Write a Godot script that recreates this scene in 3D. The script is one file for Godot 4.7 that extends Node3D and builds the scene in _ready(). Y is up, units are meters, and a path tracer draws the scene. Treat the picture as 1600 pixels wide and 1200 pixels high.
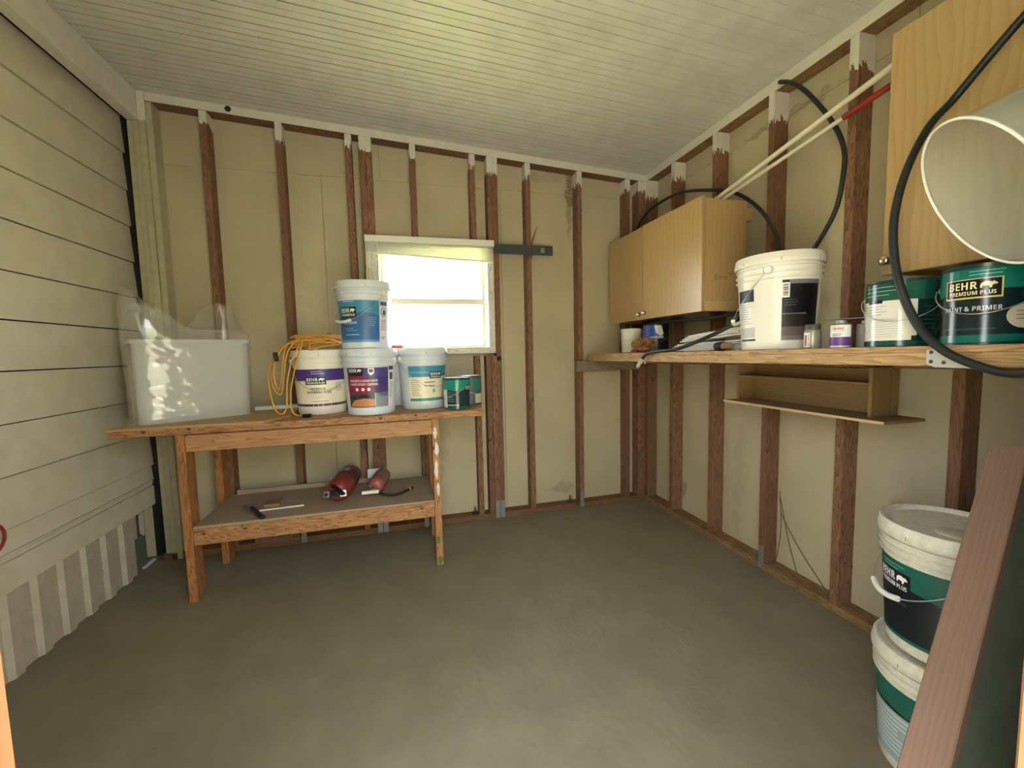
extends Node3D

var M := {}
var rng := RandomNumberGenerator.new()
var used := {}
const SP := 0.4064

# ---------------------------------------------------------------- helpers
func srgb(r, g, b) -> Color:
	return Color(r / 255.0, g / 255.0, b / 255.0)

func lin(c: Color) -> Color:
	return c.srgb_to_linear()

func numbered(called: String) -> String:
	var n: int = used.get(called, 0)
	used[called] = n + 1
	return called if n == 0 else "%s_%03d" % [called, n]

func thing(called: String, label: String, category: String, at := Vector3.ZERO, turn := 0.0, group := "") -> Node3D:
	var o := Node3D.new()
	o.name = numbered(called)
	add_child(o)
	o.position = at
	o.rotation.y = turn
	o.set_meta("label", label)
	o.set_meta("category", category)
	if group != "":
		o.set_meta("group", group)
	return o

func setting(called: String) -> Node3D:
	var o := Node3D.new()
	o.name = called
	add_child(o)
	o.set_meta("kind", "structure")
	return o

func part(parent: Node, called: String, mesh: Mesh, mat: Material, at := Vector3.ZERO, rot := Vector3.ZERO) -> MeshInstance3D:
	var o := MeshInstance3D.new()
	var key := "%d/%s" % [parent.get_instance_id(), called]
	var n: int = used.get(key, 0)
	used[key] = n + 1
	o.name = called if n == 0 else "%s_%03d" % [called, n]
	o.mesh = mesh
	o.material_override = mat
	o.position = at
	o.rotation = rot
	o.cast_shadow = GeometryInstance3D.SHADOW_CASTING_SETTING_ON
	parent.add_child(o, true)
	return o

func tri(st: SurfaceTool, a: Vector3, b: Vector3, c: Vector3, n: Vector3, ua := Vector2.ZERO, ub := Vector2.ZERO, uc := Vector2.ZERO) -> void:
	if (b - a).cross(c - a).dot(n) > 0.0:
		var t := b; b = c; c = t
		var tu := ub; ub = uc; uc = tu
	st.set_normal(n); st.set_uv(ua); st.add_vertex(a)
	st.set_normal(n); st.set_uv(ub); st.add_vertex(b)
	st.set_normal(n); st.set_uv(uc); st.add_vertex(c)

func quad(st: SurfaceTool, a: Vector3, b: Vector3, c: Vector3, d: Vector3, n: Vector3, ua := Vector2.ZERO, ub := Vector2.ZERO, uc := Vector2.ZERO, ud := Vector2.ZERO) -> void:
	tri(st, a, b, c, n, ua, ub, uc)
	tri(st, a, c, d, n, ua, uc, ud)

func begin() -> SurfaceTool:
	var st := SurfaceTool.new()
	st.begin(Mesh.PRIMITIVE_TRIANGLES)
	return st

# chamfered box centred on c; the grain (uv.x, in metres) follows the longest side
func add_cbox(st: SurfaceTool, c: Vector3, s: Vector3, b := 0.0015, off := Vector2.ZERO, plain := false) -> void:
	var h := s * 0.5
	b = minf(b, minf(h.x, minf(h.y, h.z)) * 0.6)
	var la := s.max_axis_index()
	var uvof := func(p: Vector3, ax: int) -> Vector2:
		if plain:
			return Vector2(p.x, -p.y) if ax == 2 else (Vector2(p.z, -p.y) if ax == 0 else Vector2(p.x, p.z))
		var o1 := (ax + 1) % 3
		var o2 := (ax + 2) % 3
		if ax == la:
			return Vector2(p[o1] * 0.15, p[o2]) + off
		var u := la
		var v := o1 if o2 == la else o2
		return Vector2(p[u], p[v] + 0.037 * ax) + off
	for ax in 3:
		var i := (ax + 1) % 3
		var j := (ax + 2) % 3
		for sg in [-1.0, 1.0]:
			var pts := []
			for q in [[-1, -1], [1, -1], [1, 1], [-1, 1]]:
				var p := Vector3.ZERO
				p[ax] = sg * h[ax]; p[i] = q[0] * (h[i] - b); p[j] = q[1] * (h[j] - b)
				pts.append(c + p)
			var n := Vector3.ZERO
			n[ax] = sg
			quad(st, pts[0], pts[1], pts[2], pts[3], n, uvof.call(pts[0], ax), uvof.call(pts[1], ax), uvof.call(pts[2], ax), uvof.call(pts[3], ax))
			for sg2 in [-1.0, 1.0]:
				# edge between face ax and face i
				var e := []
				for q in [-1.0, 1.0]:
					var p1 := Vector3.ZERO
					p1[ax] = sg * h[ax]; p1[i] = sg2 * (h[i] - b); p1[j] = q * (h[j] - b)
					var p2 := Vector3.ZERO
					p2[ax] = sg * (h[ax] - b); p2[i] = sg2 * h[i]; p2[j] = q * (h[j] - b)
					e.append(c + p1); e.append(c + p2)
				var ne := Vector3.ZERO
				ne[ax] = sg; ne[i] = sg2
				quad(st, e[0], e[1], e[3], e[2], ne.normalized(), uvof.call(e[0], ax), uvof.call(e[1], ax), uvof.call(e[3], ax), uvof.call(e[2], ax))
	for sx in [-1.0, 1.0]:
		for sy in [-1.0, 1.0]:
			for sz in [-1.0, 1.0]:
				var sgn := Vector3(sx, sy, sz)
				var k := c + h * sgn
				var p0 := k - Vector3(0, sy * b, sz * b)
				var p1 := k - Vector3(sx * b, 0, sz * b)
				var p2 := k - Vector3(sx * b, sy * b, 0)
				tri(st, p0, p1, p2, sgn.normalized(), uvof.call(p0, 0), uvof.call(p1, 0), uvof.call(p2, 0))

func cbox(s: Vector3, b := 0.0015, plain := false, c := Vector3.ZERO) -> ArrayMesh:
	var st := begin()
	add_cbox(st, c, s, b, Vector2(rng.randf() * 3.0, rng.randf() * 3.0) if not plain else Vector2.ZERO, plain)
	return st.commit()

# a box part given by its two corners, in the parent's own space
func slab(parent: Node, called: String, a: Vector3, b: Vector3, mat: Material, bev := 0.0015) -> MeshInstance3D:
	var lo := Vector3(minf(a.x, b.x), minf(a.y, b.y), minf(a.z, b.z))
	var hi := Vector3(maxf(a.x, b.x), maxf(a.y, b.y), maxf(a.z, b.z))
	return part(parent, called, cbox(hi - lo, bev), mat, (lo + hi) * 0.5)

# the same with uv = world metres (for sheets whose print must line up)
func sheet(parent: Node, called: String, a: Vector3, b: Vector3, mat: Material) -> MeshInstance3D:
	var lo := Vector3(minf(a.x, b.x), minf(a.y, b.y), minf(a.z, b.z))
	var hi := Vector3(maxf(a.x, b.x), maxf(a.y, b.y), maxf(a.z, b.z))
	return part(parent, called, cbox(hi - lo, 0.001, true, (lo + hi) * 0.5), mat)

# extrude a convex or star-shaped polygon (u,v) along axis ("x","y","z")
func extrude(poly: PackedVector2Array, axis: String, a: float, b: float) -> ArrayMesh:
	var st := begin()
	add_extrude(st, poly, axis, a, b)
	return st.commit()

func ex3(p: Vector2, axis: String, t: float) -> Vector3:
	if axis == "z":
		return Vector3(p.x, p.y, t)
	if axis == "x":
		return Vector3(t, p.y, p.x)
	return Vector3(p.x, t, p.y)

func add_extrude(st: SurfaceTool, poly: PackedVector2Array, axis: String, a: float, b: float) -> void:
	var mid := Vector2.ZERO
	for p in poly:
		mid += p
	mid /= poly.size()
	var off := Vector2(rng.randf() * 2.0, rng.randf() * 2.0)
	var clockwise := Geometry2D.is_polygon_clockwise(poly)
	var run := 0.0
	for i in poly.size():
		var p := poly[i]
		var q := poly[(i + 1) % poly.size()]
		var e := q - p
		var n2 := Vector2(-e.y, e.x).normalized() if clockwise else Vector2(e.y, -e.x).normalized()
		var n := ex3(n2, axis, 0.0)
		var l := e.length()
		if axis == "y":
			quad(st, ex3(p, axis, a), ex3(q, axis, a), ex3(q, axis, b), ex3(p, axis, b), n, off + Vector2(run, a), off + Vector2(run + l, a), off + Vector2(run + l, b), off + Vector2(run, b))
		else:
			quad(st, ex3(p, axis, a), ex3(q, axis, a), ex3(q, axis, b), ex3(p, axis, b), n, off + Vector2(a, run), off + Vector2(a, run + l), off + Vector2(b, run + l), off + Vector2(b, run))
		run += l
	var idx := Geometry2D.triangulate_polygon(poly)
	for t in [a, b]:
		var n3 := ex3(Vector2.ZERO, axis, signf(t - (a + b) * 0.5))
		for k in range(0, idx.size(), 3):
			var A := poly[idx[k]]
			var B := poly[idx[k + 1]]
			var Cc := poly[idx[k + 2]]
			tri(st, ex3(A, axis, t), ex3(B, axis, t), ex3(Cc, axis, t), n3, A, B, Cc)

# lathe round y: profile of (radius, height); smooth where the profile turns gently
func lathe(prof: Array, seg := 40, sy := 1.0) -> ArrayMesh:
	var st := begin()
	add_lathe(st, prof, seg)
	return st.commit()

func add_lathe(st: SurfaceTool, prof: Array, seg := 40, xf := Transform3D.IDENTITY) -> void:
	var n: int = prof.size()
	var ns := []
	for i in n - 1:
		var e: Vector2 = prof[i + 1] - prof[i]
		ns.append(Vector2(e.y, -e.x).normalized())
	for i in n - 1:
		var na: Vector2 = ns[i]
		var nb: Vector2 = ns[i]
		if i > 0 and ns[i].dot(ns[i - 1]) > 0.8:
			na = (ns[i] + ns[i - 1]).normalized()
		if i < n - 2 and ns[i].dot(ns[i + 1]) > 0.8:
			nb = (ns[i] + ns[i + 1]).normalized()
		var p: Vector2 = prof[i]
		var q: Vector2 = prof[i + 1]
		for k in seg:
			var t0 := TAU * k / seg
			var t1 := TAU * (k + 1) / seg
			var d0 := Vector3(sin(t0), 0, cos(t0))
			var d1 := Vector3(sin(t1), 0, cos(t1))
			var vs := [d0 * p.x + Vector3(0, p.y, 0), d1 * p.x + Vector3(0, p.y, 0), d1 * q.x + Vector3(0, q.y, 0), d0 * q.x + Vector3(0, q.y, 0)]
			var nn := [d0 * na.x + Vector3(0, na.y, 0), d1 * na.x + Vector3(0, na.y, 0), d1 * nb.x + Vector3(0, nb.y, 0), d0 * nb.x + Vector3(0, nb.y, 0)]
			var uvs := [Vector2(t0 * 0.15, p.y), Vector2(t1 * 0.15, p.y), Vector2(t1 * 0.15, q.y), Vector2(t0 * 0.15, q.y)]
			for w in [[0, 1, 2], [0, 2, 3]]:
				var order: Array = w
				var fa: Vector3 = vs[w[0]]
				var fb: Vector3 = vs[w[1]]
				var fc: Vector3 = vs[w[2]]
				var cr := (fb - fa).cross(fc - fa)
				if cr.length_squared() < 1e-16:
					continue
				if cr.dot(nn[w[0]] + nn[w[1]] + nn[w[2]]) > 0.0:
					order = [w[0], w[2], w[1]]
				for o in order:
					st.set_normal((xf.basis * nn[o]).normalized())
					st.set_uv(uvs[o])
					st.add_vertex(xf * vs[o])

func smooth_path(pts: Array, per := 8, closed := false) -> PackedVector3Array:
	var out := PackedVector3Array()
	var n := pts.size()
	var last := n if closed else n - 1
	for i in last:
		var a: Vector3 = pts[(i - 1 + n) % n] if (closed or i > 0) else pts[0]
		var b: Vector3 = pts[i]
		var c: Vector3 = pts[(i + 1) % n]
		var d: Vector3 = pts[(i + 2) % n] if (closed or i + 2 < n) else pts[n - 1]
		for k in per:
			var t := float(k) / per
			out.append(b.cubic_interpolate(c, a, d, t))
	if not closed:
		out.append(pts[n - 1])
	return out

func add_tube(st: SurfaceTool, path: PackedVector3Array, r: float, seg := 10, closed := false) -> void:
	var n := path.size()
	var up := Vector3.UP
	var rings := []
	var norms := []
	var prev_t := Vector3.ZERO
	for i in n:
		var t: Vector3
		if closed:
			t = (path[(i + 1) % n] - path[(i - 1 + n) % n]).normalized()
		else:
			t = (path[mini(i + 1, n - 1)] - path[maxi(i - 1, 0)]).normalized()
		if i == 0:
			up = t.cross(Vector3(0.31, 0.77, 0.55)).normalized()
		else:
			up = (up - t * up.dot(t)).normalized()
		var side := t.cross(up).normalized()
		var ring := []
		var nr := []
		for k in seg:
			var a := TAU * k / seg
			var d := up * cos(a) + side * sin(a)
			ring.append(path[i] + d * r)
			nr.append(d)
		rings.append(ring); norms.append(nr)
	var last := n if closed else n - 1
	for i in last:
		var j := (i + 1) % n
		for k in seg:
			var l := (k + 1) % seg
			var vs := [rings[i][k], rings[i][l], rings[j][l], rings[j][k]]
			var nn := [norms[i][k], norms[i][l], norms[j][l], norms[j][k]]
			for w in [[0, 1, 2], [0, 2, 3]]:
				var order: Array = w
				if (vs[w[1]] - vs[w[0]]).cross(vs[w[2]] - vs[w[0]]).dot(nn[w[0]]) > 0.0:
					order = [w[0], w[2], w[1]]
				for o in order:
					st.set_normal(nn[o]); st.set_uv(Vector2(i * 0.02, k * 0.01)); st.add_vertex(vs[o])
	if not closed:
		for e in [0, n - 1]:
			var dirv: Vector3 = (path[1] - path[0]).normalized() * -1.0 if e == 0 else (path[n - 1] - path[n - 2]).normalized()
			for k in range(1, seg - 1):
				tri(st, rings[e][0], rings[e][k], rings[e][k + 1], dirv)

func tube(pts: Array, r: float, per := 8, seg := 10, closed := false) -> ArrayMesh:
	var st := begin()
	add_tube(st, smooth_path(pts, per, closed), r, seg, closed)
	return st.commit()

# ---------------------------------------------------------------- print on round things
# the label space: s = metres round the wall (right is +), y = height; rad.call(y) = radius there
func round_pt(phi: float, rad: Callable, s: float, y: float, lift: float) -> Vector3:
	var r: float = rad.call(y) + lift
	var a: float = phi + s / rad.call(0.1)
	return Vector3(sin(a) * r, y, cos(a) * r)

func print_rect(st: SurfaceTool, phi: float, rad: Callable, s0: float, s1: float, y0: float, y1: float, col: Color, lift: float) -> void:
	var n := maxi(1, int(ceil(absf(s1 - s0) / 0.012)))
	st.set_color(lin(col))
	for i in n:
		var a := lerpf(s0, s1, float(i) / n)
		var b := lerpf(s0, s1, float(i + 1) / n)
		var p := [round_pt(phi, rad, a, y0, lift), round_pt(phi, rad, b, y0, lift), round_pt(phi, rad, b, y1, lift), round_pt(phi, rad, a, y1, lift)]
		var na := Vector3(sin(phi + a / rad.call(0.1)), 0.05, cos(phi + a / rad.call(0.1))).normalized()
		var nb := Vector3(sin(phi + b / rad.call(0.1)), 0.05, cos(phi + b / rad.call(0.1))).normalized()
		var nn := [na, nb, nb, na]
		for w in [[0, 2, 1], [0, 3, 2]]:
			for o in w:
				st.set_normal(nn[o]); st.set_uv(Vector2.ZERO); st.add_vertex(p[o])

func print_poly(st: SurfaceTool, phi: float, rad: Callable, poly: PackedVector2Array, col: Color, lift: float) -> void:
	st.set_color(lin(col))
	var a := 1e9
	var b := -1e9
	for q in poly:
		a = minf(a, q.x); b = maxf(b, q.x)
	var n := maxi(1, int(ceil((b - a) / 0.012)))
	for i in n:   # cut into narrow strips so that the print follows the round wall
		var x0 := lerpf(a, b, float(i) / n)
		var x1 := lerpf(a, b, float(i + 1) / n)
		for piece in Geometry2D.intersect_polygons(poly, PackedVector2Array([Vector2(x0, -1), Vector2(x1, -1), Vector2(x1, 2), Vector2(x0, 2)])):
			var idx := Geometry2D.triangulate_polygon(piece)
			for k in range(0, idx.size(), 3):
				var v := []
				for o in 3:
					var q: Vector2 = piece[idx[k + o]]
					v.append(round_pt(phi, rad, q.x, q.y, lift))
				var mid: Vector3 = (v[0] + v[1] + v[2]) / 3.0
				tri(st, v[0], v[1], v[2], Vector3(mid.x, 0, mid.z).normalized())

func print_text(st: SurfaceTool, phi: float, rad: Callable, text: String, s: float, y: float, h: float, col: Color, lift: float, width := -1.0, bold := true) -> void:
	var tm := TextMesh.new()
	var f := SystemFont.new()
	f.font_names = PackedStringArray(["Droid Sans"])
	if bold:
		f.font_weight = 700
	tm.font = f
	tm.font_size = 32
	tm.pixel_size = 0.01
	tm.depth = 0.0
	tm.curve_step = 4.0
	tm.text = text
	var arr := tm.get_mesh_arrays()
	var vs: PackedVector3Array = arr[Mesh.ARRAY_VERTEX]
	if vs.is_empty():
		return
	var ix: PackedInt32Array = arr[Mesh.ARRAY_INDEX] if arr[Mesh.ARRAY_INDEX] != null else PackedInt32Array(range(vs.size()))
	var lo := Vector2(1e9, 1e9)
	var hi := -lo
	for v in vs:
		lo = lo.min(Vector2(v.x, v.y)); hi = hi.max(Vector2(v.x, v.y))
	var sy := h / (hi.y - lo.y)
	var sx := sy if width < 0.0 else width / (hi.x - lo.x)
	st.set_color(lin(col))
	for k in range(0, ix.size(), 3):
		var p := []
		for o in 3:
			var v := vs[ix[k + o]]
			p.append(round_pt(phi, rad, s + (v.x - (lo.x + hi.x) * 0.5) * sx, y + (v.y - (lo.y + hi.y) * 0.5) * sy, lift))
		var mid: Vector3 = (p[0] + p[1] + p[2]) / 3.0
		tri(st, p[0], p[1], p[2], Vector3(mid.x, 0, mid.z).normalized())

# the black maker's plate: four letters and a walking bear
func print_plate(st: SurfaceTool, phi: float, rad: Callable, s: float, y: float, w: float, h: float, lift: float, ink := Color(0.95, 0.95, 0.95), sub := "PREMIUM PLUS") -> void:
	print_rect(st, phi, rad, s - w / 2, s + w / 2, y - h / 2, y + h / 2, srgb(24, 24, 28), lift)
	print_text(st, phi, rad, "BEHR", s - w * 0.16, y + h * 0.16, h * 0.42, ink, lift + 0.0004, w * 0.54)
	var b := PackedVector2Array()
	for q in [[0, 0], [0.12, 0], [0.14, 0.22], [0.3, 0.3], [0.5, 0.26], [0.54, 0], [0.68, 0], [0.72, 0.3], [0.82, 0.4], [1.0, 0.42], [1.02, 0.56], [0.9, 0.72], [0.78, 0.84], [0.7, 0.74], [0.5, 0.86], [0.25, 0.84], [0.05, 0.66], [-0.02, 0.36]]:
		b.append(Vector2(s + w * 0.16 + q[0] * w * 0.27, y - h * 0.04 + q[1] * h * 0.44))
	print_poly(st, phi, rad, b, ink, lift + 0.0004)
	if sub != "":
		print_text(st, phi, rad, sub, s, y - h * 0.27, h * 0.22, ink, lift + 0.0004, w * 0.84)

func print_lines(st: SurfaceTool, phi: float, rad: Callable, s0: float, s1: float, y_top: float, rows: int, pitch: float, th: float, col: Color, lift: float) -> void:
	for i in rows:
		var l := s0 + (s1 - s0) * (0.7 + 0.3 * rng.randf())
		print_rect(st, phi, rad, s0, l, y_top - i * pitch - th, y_top - i * pitch, col, lift)

# ---------------------------------------------------------------- textures
func wood_image(sd: int, rings: float, contrast: float, knots: int, warping := 5.0) -> ImageTexture:
	var w := 512
	var h := 256
	var im := Image.create(w, h, false, Image.FORMAT_RGB8)
	var n := FastNoiseLite.new()
	n.seed = sd
	n.noise_type = FastNoiseLite.TYPE_SIMPLEX_SMOOTH
	n.frequency = 1.0
	n.fractal_octaves = 3
	var fine := FastNoiseLite.new()
	fine.seed = sd + 7
	fine.frequency = 1.0
	fine.fractal_octaves = 2
	var kn := []
	var r := RandomNumberGenerator.new()
	r.seed = sd
	for k in knots:
		kn.append(Vector3(r.randf(), r.randf_range(0.15, 0.85), r.randf_range(0.012, 0.022)))
	for x in w:
		var a := TAU * x / w
		var cx := cos(a)
		var sx := sin(a)
		for y in h:
			var v := float(y) / h
			var va := TAU * v
			var warp := n.get_noise_3d(cx * 0.55, sx * 0.55 + 3.0 * cos(va) * 0.25, sin(va) * 0.6)
			var pos := v * rings + warp * warping
			var dark := 0.0
			for k in kn:
				var dx: float = absf(float(x) / w - k.x)
				dx = minf(dx, 1.0 - dx) * 4.0
				var dy: float = v - k.y
				var dd: float = sqrt(dx * dx + dy * dy * 1.2)
				pos += 1.6 * exp(-dd * dd / (k.z * k.z * 30.0)) * signf(dy + 0.001)
				dark += 1.0 - smoothstep(k.z * 0.9, k.z * 1.6, dd * 0.6)
			var f := pos - floorf(pos)
			var g := pow(f, 2.2)
			var st := fine.get_noise_3d(cx * 6.0, sx * 6.0, v * 90.0) * 0.22
			var big := n.get_noise_3d(cx * 0.8 + 9.0, sx * 0.8, 0.7 * cos(va)) * 0.25
			var t := clampf(1.0 - contrast * (0.75 * g + st * 0.6) + big * contrast * 0.7 - minf(dark, 1.0) * 0.55, 0.12, 1.0)
			im.set_pixel(x, y, Color(t, pow(t, 1.08), pow(t, 1.20)))
	im.generate_mipmaps()
	return ImageTexture.create_from_image(im)

func noise_tex(sd: int, freq: float, lo: Color, hi: Color, oct := 4, size := 512, normal := false) -> NoiseTexture2D:
	var n := FastNoiseLite.new()
	n.seed = sd
	n.frequency = freq
	n.fractal_octaves = oct
	var t := NoiseTexture2D.new()
	t.width = size
	t.height = size
	t.seamless = true
	t.noise = n
	if normal:
		t.as_normal_map = true
		t.bump_strength = 2.0
	else:
		var g := Gradient.new()
		g.set_color(0, lo)
		g.set_color(1, hi)
		t.color_ramp = g
	return t

func mat(col: Color, rough := 0.6, metal := 0.0) -> StandardMaterial3D:
	var m := StandardMaterial3D.new()
	m.albedo_color = col
	m.roughness = rough
	m.metallic = metal
	return m

func wood(col: Color, tex: Texture2D, rough := 0.7, lx := 1.1, ly := 0.16) -> StandardMaterial3D:
	var m := mat(col, rough)
	m.albedo_texture = tex
	m.uv1_scale = Vector3(1.0 / lx, 1.0 / ly, 1)
	return m

func tri_mat(col: Color, tex: Texture2D, scale: float, rough := 0.7, nrm: Texture2D = null, ns := 0.3) -> StandardMaterial3D:
	var m := mat(col, rough)
	m.albedo_texture = tex
	m.uv1_triplanar = true
	m.uv1_world_triplanar = true
	m.uv1_scale = Vector3.ONE * scale
	if nrm != null:
		m.normal_enabled = true
		m.normal_texture = nrm
		m.normal_scale = ns
	return m

# off-white hardboard, w x h metres: faint vertical fibres, stains and old filler where the photograph has them
func wall_image(sd: int, w: float, h: float, blots: Array) -> ImageTexture:
	var px := 150.0
	var im := Image.create(int(w * px), int(h * px), false, Image.FORMAT_RGB8)
	var n := FastNoiseLite.new()
	n.seed = sd
	n.frequency = 1.0
	n.fractal_octaves = 4
	for i in im.get_width():
		for j in im.get_height():
			var x := i / px
			var y := h - j / px
			var fib := n.get_noise_2d(x * 60.0, y * 2.0) * 0.014
			var cl := n.get_noise_2d(x * 1.7 + 50.0, y * 1.7) * 0.05
			var t := 0.94 + fib + cl
			var c := Color(t, t * 0.985, t * 0.95)
			for b in blots:
				var d := Vector2((x - b[0]) / b[2], (y - b[1]) / b[3]).length() + n.get_noise_2d(x * 9.0, y * 9.0 + b[0] * 3.0) * 0.9
				var k := (1.0 - smoothstep(0.75, 1.0, d)) * float(b[4])
				if k > 0.0:
					var g := 0.65 + 0.7 * n.get_noise_2d(x * 40.0, y * 40.0)
					c = c.lerp(b[5], clampf(k * g, 0.0, 1.0))
			im.set_pixel(i, j, Color(clampf(c.r, 0, 1), clampf(c.g, 0, 1), clampf(c.b, 0, 1)))
	return ImageTexture.create_from_image(im)

# ---------------------------------------------------------------- the build
func _ready() -> void:
	rng.seed = 20240611
	# ---- camera
	var cam := Camera3D.new()
	cam.name = "camera"
	cam.fov = 85.50
	cam.near = 0.02
	cam.far = 200.0
	cam.transform = Transform3D(Basis(Vector3(0.965978, -0.023087, 0.257591), Vector3(0.042636, 0.996596, -0.070564), Vector3(-0.255084, 0.079146, 0.963674)), Vector3(-1.9102, 1.2567, 2.9868))
	add_child(cam)
	cam.current = true
	# ---- sky, sun, exposure
	var sm := ProceduralSkyMaterial.new()
	sm.sky_top_color = srgb(205, 218, 240)
	sm.sky_horizon_color = srgb(246, 246, 238)
	sm.ground_bottom_color = srgb(150, 150, 130)
	sm.ground_horizon_color = srgb(200, 200, 185)
	sm.sky_energy_multiplier = 1.0
	var sky := Sky.new()
	sky.sky_material = sm
	var env := Environment.new()
	env.background_mode = Environment.BG_SKY
	env.sky = sky
	env.background_energy_multiplier = 6.6
	env.tonemap_mode = Environment.TONE_MAPPER_LINEAR
	env.tonemap_exposure = 2.8
	env.sdfgi_enabled = true
	env.ssao_enabled = true
	env.ssil_enabled = true
	var we := WorldEnvironment.new()
	we.name = "environment"
	we.environment = env
	add_child(we)
	var sun := DirectionalLight3D.new()
	sun.name = "sun"
	sun.light_energy = 24.0
	sun.light_color = Color(1.0, 0.965, 0.89)
	sun.light_angular_distance = 0.6
	sun.shadow_enabled = true
	sun.sky_mode = DirectionalLight3D.SKY_MODE_LIGHT_ONLY
	sun.look_at_from_position(Vector3(-6, 12, -4.2), Vector3.ZERO, Vector3.UP)
	add_child(sun)

	materials()
	build_floor_and_ground()
	build_wall_back()
	build_window()
	build_wall_right()
	build_wall_left()
	build_wall_front()
	build_ceiling()
	build_bench()
	build_shelving()
	build_cabinets()
	build_bench_load()
	build_bench_shelf_load()
	build_shelf_load()
	build_hoses_and_poles()
	build_right_corner()
	build_small_things()

func materials() -> void:
	var w1 := wood_image(11, 9.0, 0.42, 1, 2.2)
	var w2 := wood_image(23, 13.0, 0.36, 1, 1.8)
	var w3 := wood_image(37, 6.0, 0.55, 2, 3.2)
	var w4 := wood_image(51, 18.0, 0.10, 0, 0.9)
	M.studs = [wood(srgb(140, 101, 74), w1, 0.75), wood(srgb(131, 93, 68), w2, 0.75), wood(srgb(148, 107, 80), w3, 0.75)]
	M.plate = wood(srgb(126, 92, 64), w2, 0.8)
	M.plate_right = wood(srgb(150, 118, 78), w3, 0.8)
	M.bench = [wood(srgb(186, 134, 88), w3, 0.65), wood(srgb(178, 122, 78), w1, 0.65), wood(srgb(190, 140, 96), w2, 0.65)]
	M.bench_leg = [wood(srgb(178, 120, 68), w1, 0.65), wood(srgb(180, 128, 78), w2, 0.65)]
	M.bench_top = [wood(srgb(178, 136, 104), w1, 0.7), wood(srgb(166, 124, 94), w2, 0.7)]
	M.bench_shelf = wood(srgb(170, 148, 122), w4, 0.8)
	M.shelf = wood(srgb(192, 156, 108), w2, 0.6)
	M.shelf_top = wood(srgb(196, 156, 106), w1, 0.6)
	M.ply = wood(srgb(182, 148, 100), w4, 0.6, 0.9, 0.3)
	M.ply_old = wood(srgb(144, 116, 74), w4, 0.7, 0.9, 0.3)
	M.ply_edge = wood(srgb(206, 178, 130), w4, 0.7, 0.9, 0.02)
	M.grey_wood = wood(srgb(146, 126, 102), w2, 0.8)
	M.brown_board = wood(srgb(128, 100, 84), w4, 0.65)
	M.melamine = wood(srgb(190, 156, 108), w4, 0.31, 1.6, 0.5)
	M.melamine.metallic_specular = 0.75
	M.melamine_side = M.melamine
	M.jamb = wood(srgb(150, 104, 70), w4, 0.6)
	M.white_wood = wood(srgb(226, 220, 206), w2, 0.6)
	M.paint = tri_mat(srgb(224, 219, 206), noise_tex(3, 0.02, Color(0.94, 0.94, 0.935), Color(1, 1, 1), 4, 256), 2.0, 0.6)
	M.post = tri_mat(srgb(190, 182, 152), noise_tex(5, 0.03, Color(0.9, 0.9, 0.88), Color(1, 1, 1), 4, 256), 1.5, 0.65)
	M.siding = tri_mat(srgb(222, 213, 191), noise_tex(8, 0.012, Color(0.94, 0.935, 0.92), Color(1, 1, 1), 5, 512), 0.9, 0.55)
	M.skirt = tri_mat(srgb(196, 184, 164), noise_tex(12, 0.02, Color(0.9, 0.89, 0.88), Color(1, 1, 1), 4, 256), 2.0, 0.5)
	M.ceiling = tri_mat(srgb(222, 218, 210), noise_tex(14, 0.012, Color(0.92, 0.92, 0.9), Color(1, 1, 1), 4, 512), 0.8, 0.42)
	M.floor = tri_mat(srgb(140, 130, 107), noise_tex(17, 0.010, Color(0.90, 0.90, 0.89), Color(1, 1, 1), 5, 512), 0.7, 0.5, noise_tex(18, 0.15, Color.BLACK, Color.WHITE, 3, 256, true), 0.10)
	M.grass = tri_mat(srgb(152, 158, 92), noise_tex(21, 0.03, Color(0.6, 0.65, 0.5), Color(1, 1, 1), 5, 512), 0.8, 0.9)
	M.fence = mat(srgb(136, 138, 124), 0.9)
	M.concrete = tri_mat(srgb(160, 156, 146), noise_tex(22, 0.02, Color(0.8, 0.8, 0.8), Color(1, 1, 1), 5, 256), 1.0, 0.9)
	var dark := Color(0.24, 0.23, 0.19)
	M.board_back = mat(srgb(200, 189, 163), 0.7)
	M.board_back.albedo_texture = wall_image(41, 3.7, 2.95, [[2.95, 2.52, 0.05, 0.18, 0.45, dark], [2.94, 2.30, 0.025, 0.22, 0.3, dark], [2.80, 2.56, 0.18, 0.04, 0.12, dark], [1.02, 1.48, 0.16, 0.24, 0.55, Color(1, 0.99, 0.95)], [2.86, 0.16, 0.10, 0.05, 0.2, dark], [1.9, 0.7, 0.06, 0.35, 0.18, Color(0.6, 0.52, 0.38)], [3.0, 0.9, 0.05, 0.9, 0.14, Color(0.6, 0.52, 0.38)]])
	M.board_back.uv1_scale = Vector3(1 / 3.7, 1 / 2.95, 1)
	M.board_back.uv1_offset = Vector3(3.55 / 3.7, 1, 0)
	M.board_right = mat(srgb(200, 189, 163), 0.7)
	M.board_right.albedo_texture = wall_image(43, 3.0, 2.75, [[1.85, 0.42, 0.06, 0.2, 0.18, dark], [0.4, 0.2, 0.1, 0.1, 0.3, dark], [1.3, 2.45, 0.3, 0.03, 0.25, dark], [1.0, 0.5, 0.05, 0.4, 0.15, Color(0.6, 0.52, 0.38)]])
	M.board_right.uv1_scale = Vector3(1 / 3.0, 1 / 2.75, 1)
	M.board_right.uv1_offset = Vector3(0.1 / 3.0, 1, 0)
	M.steel = mat(srgb(170, 172, 172), 0.42, 0.85)
	M.steel_dull = mat(srgb(150, 152, 150), 0.55, 0.7)
	M.chrome = mat(srgb(215, 205, 185), 0.18, 1.0)
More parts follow.
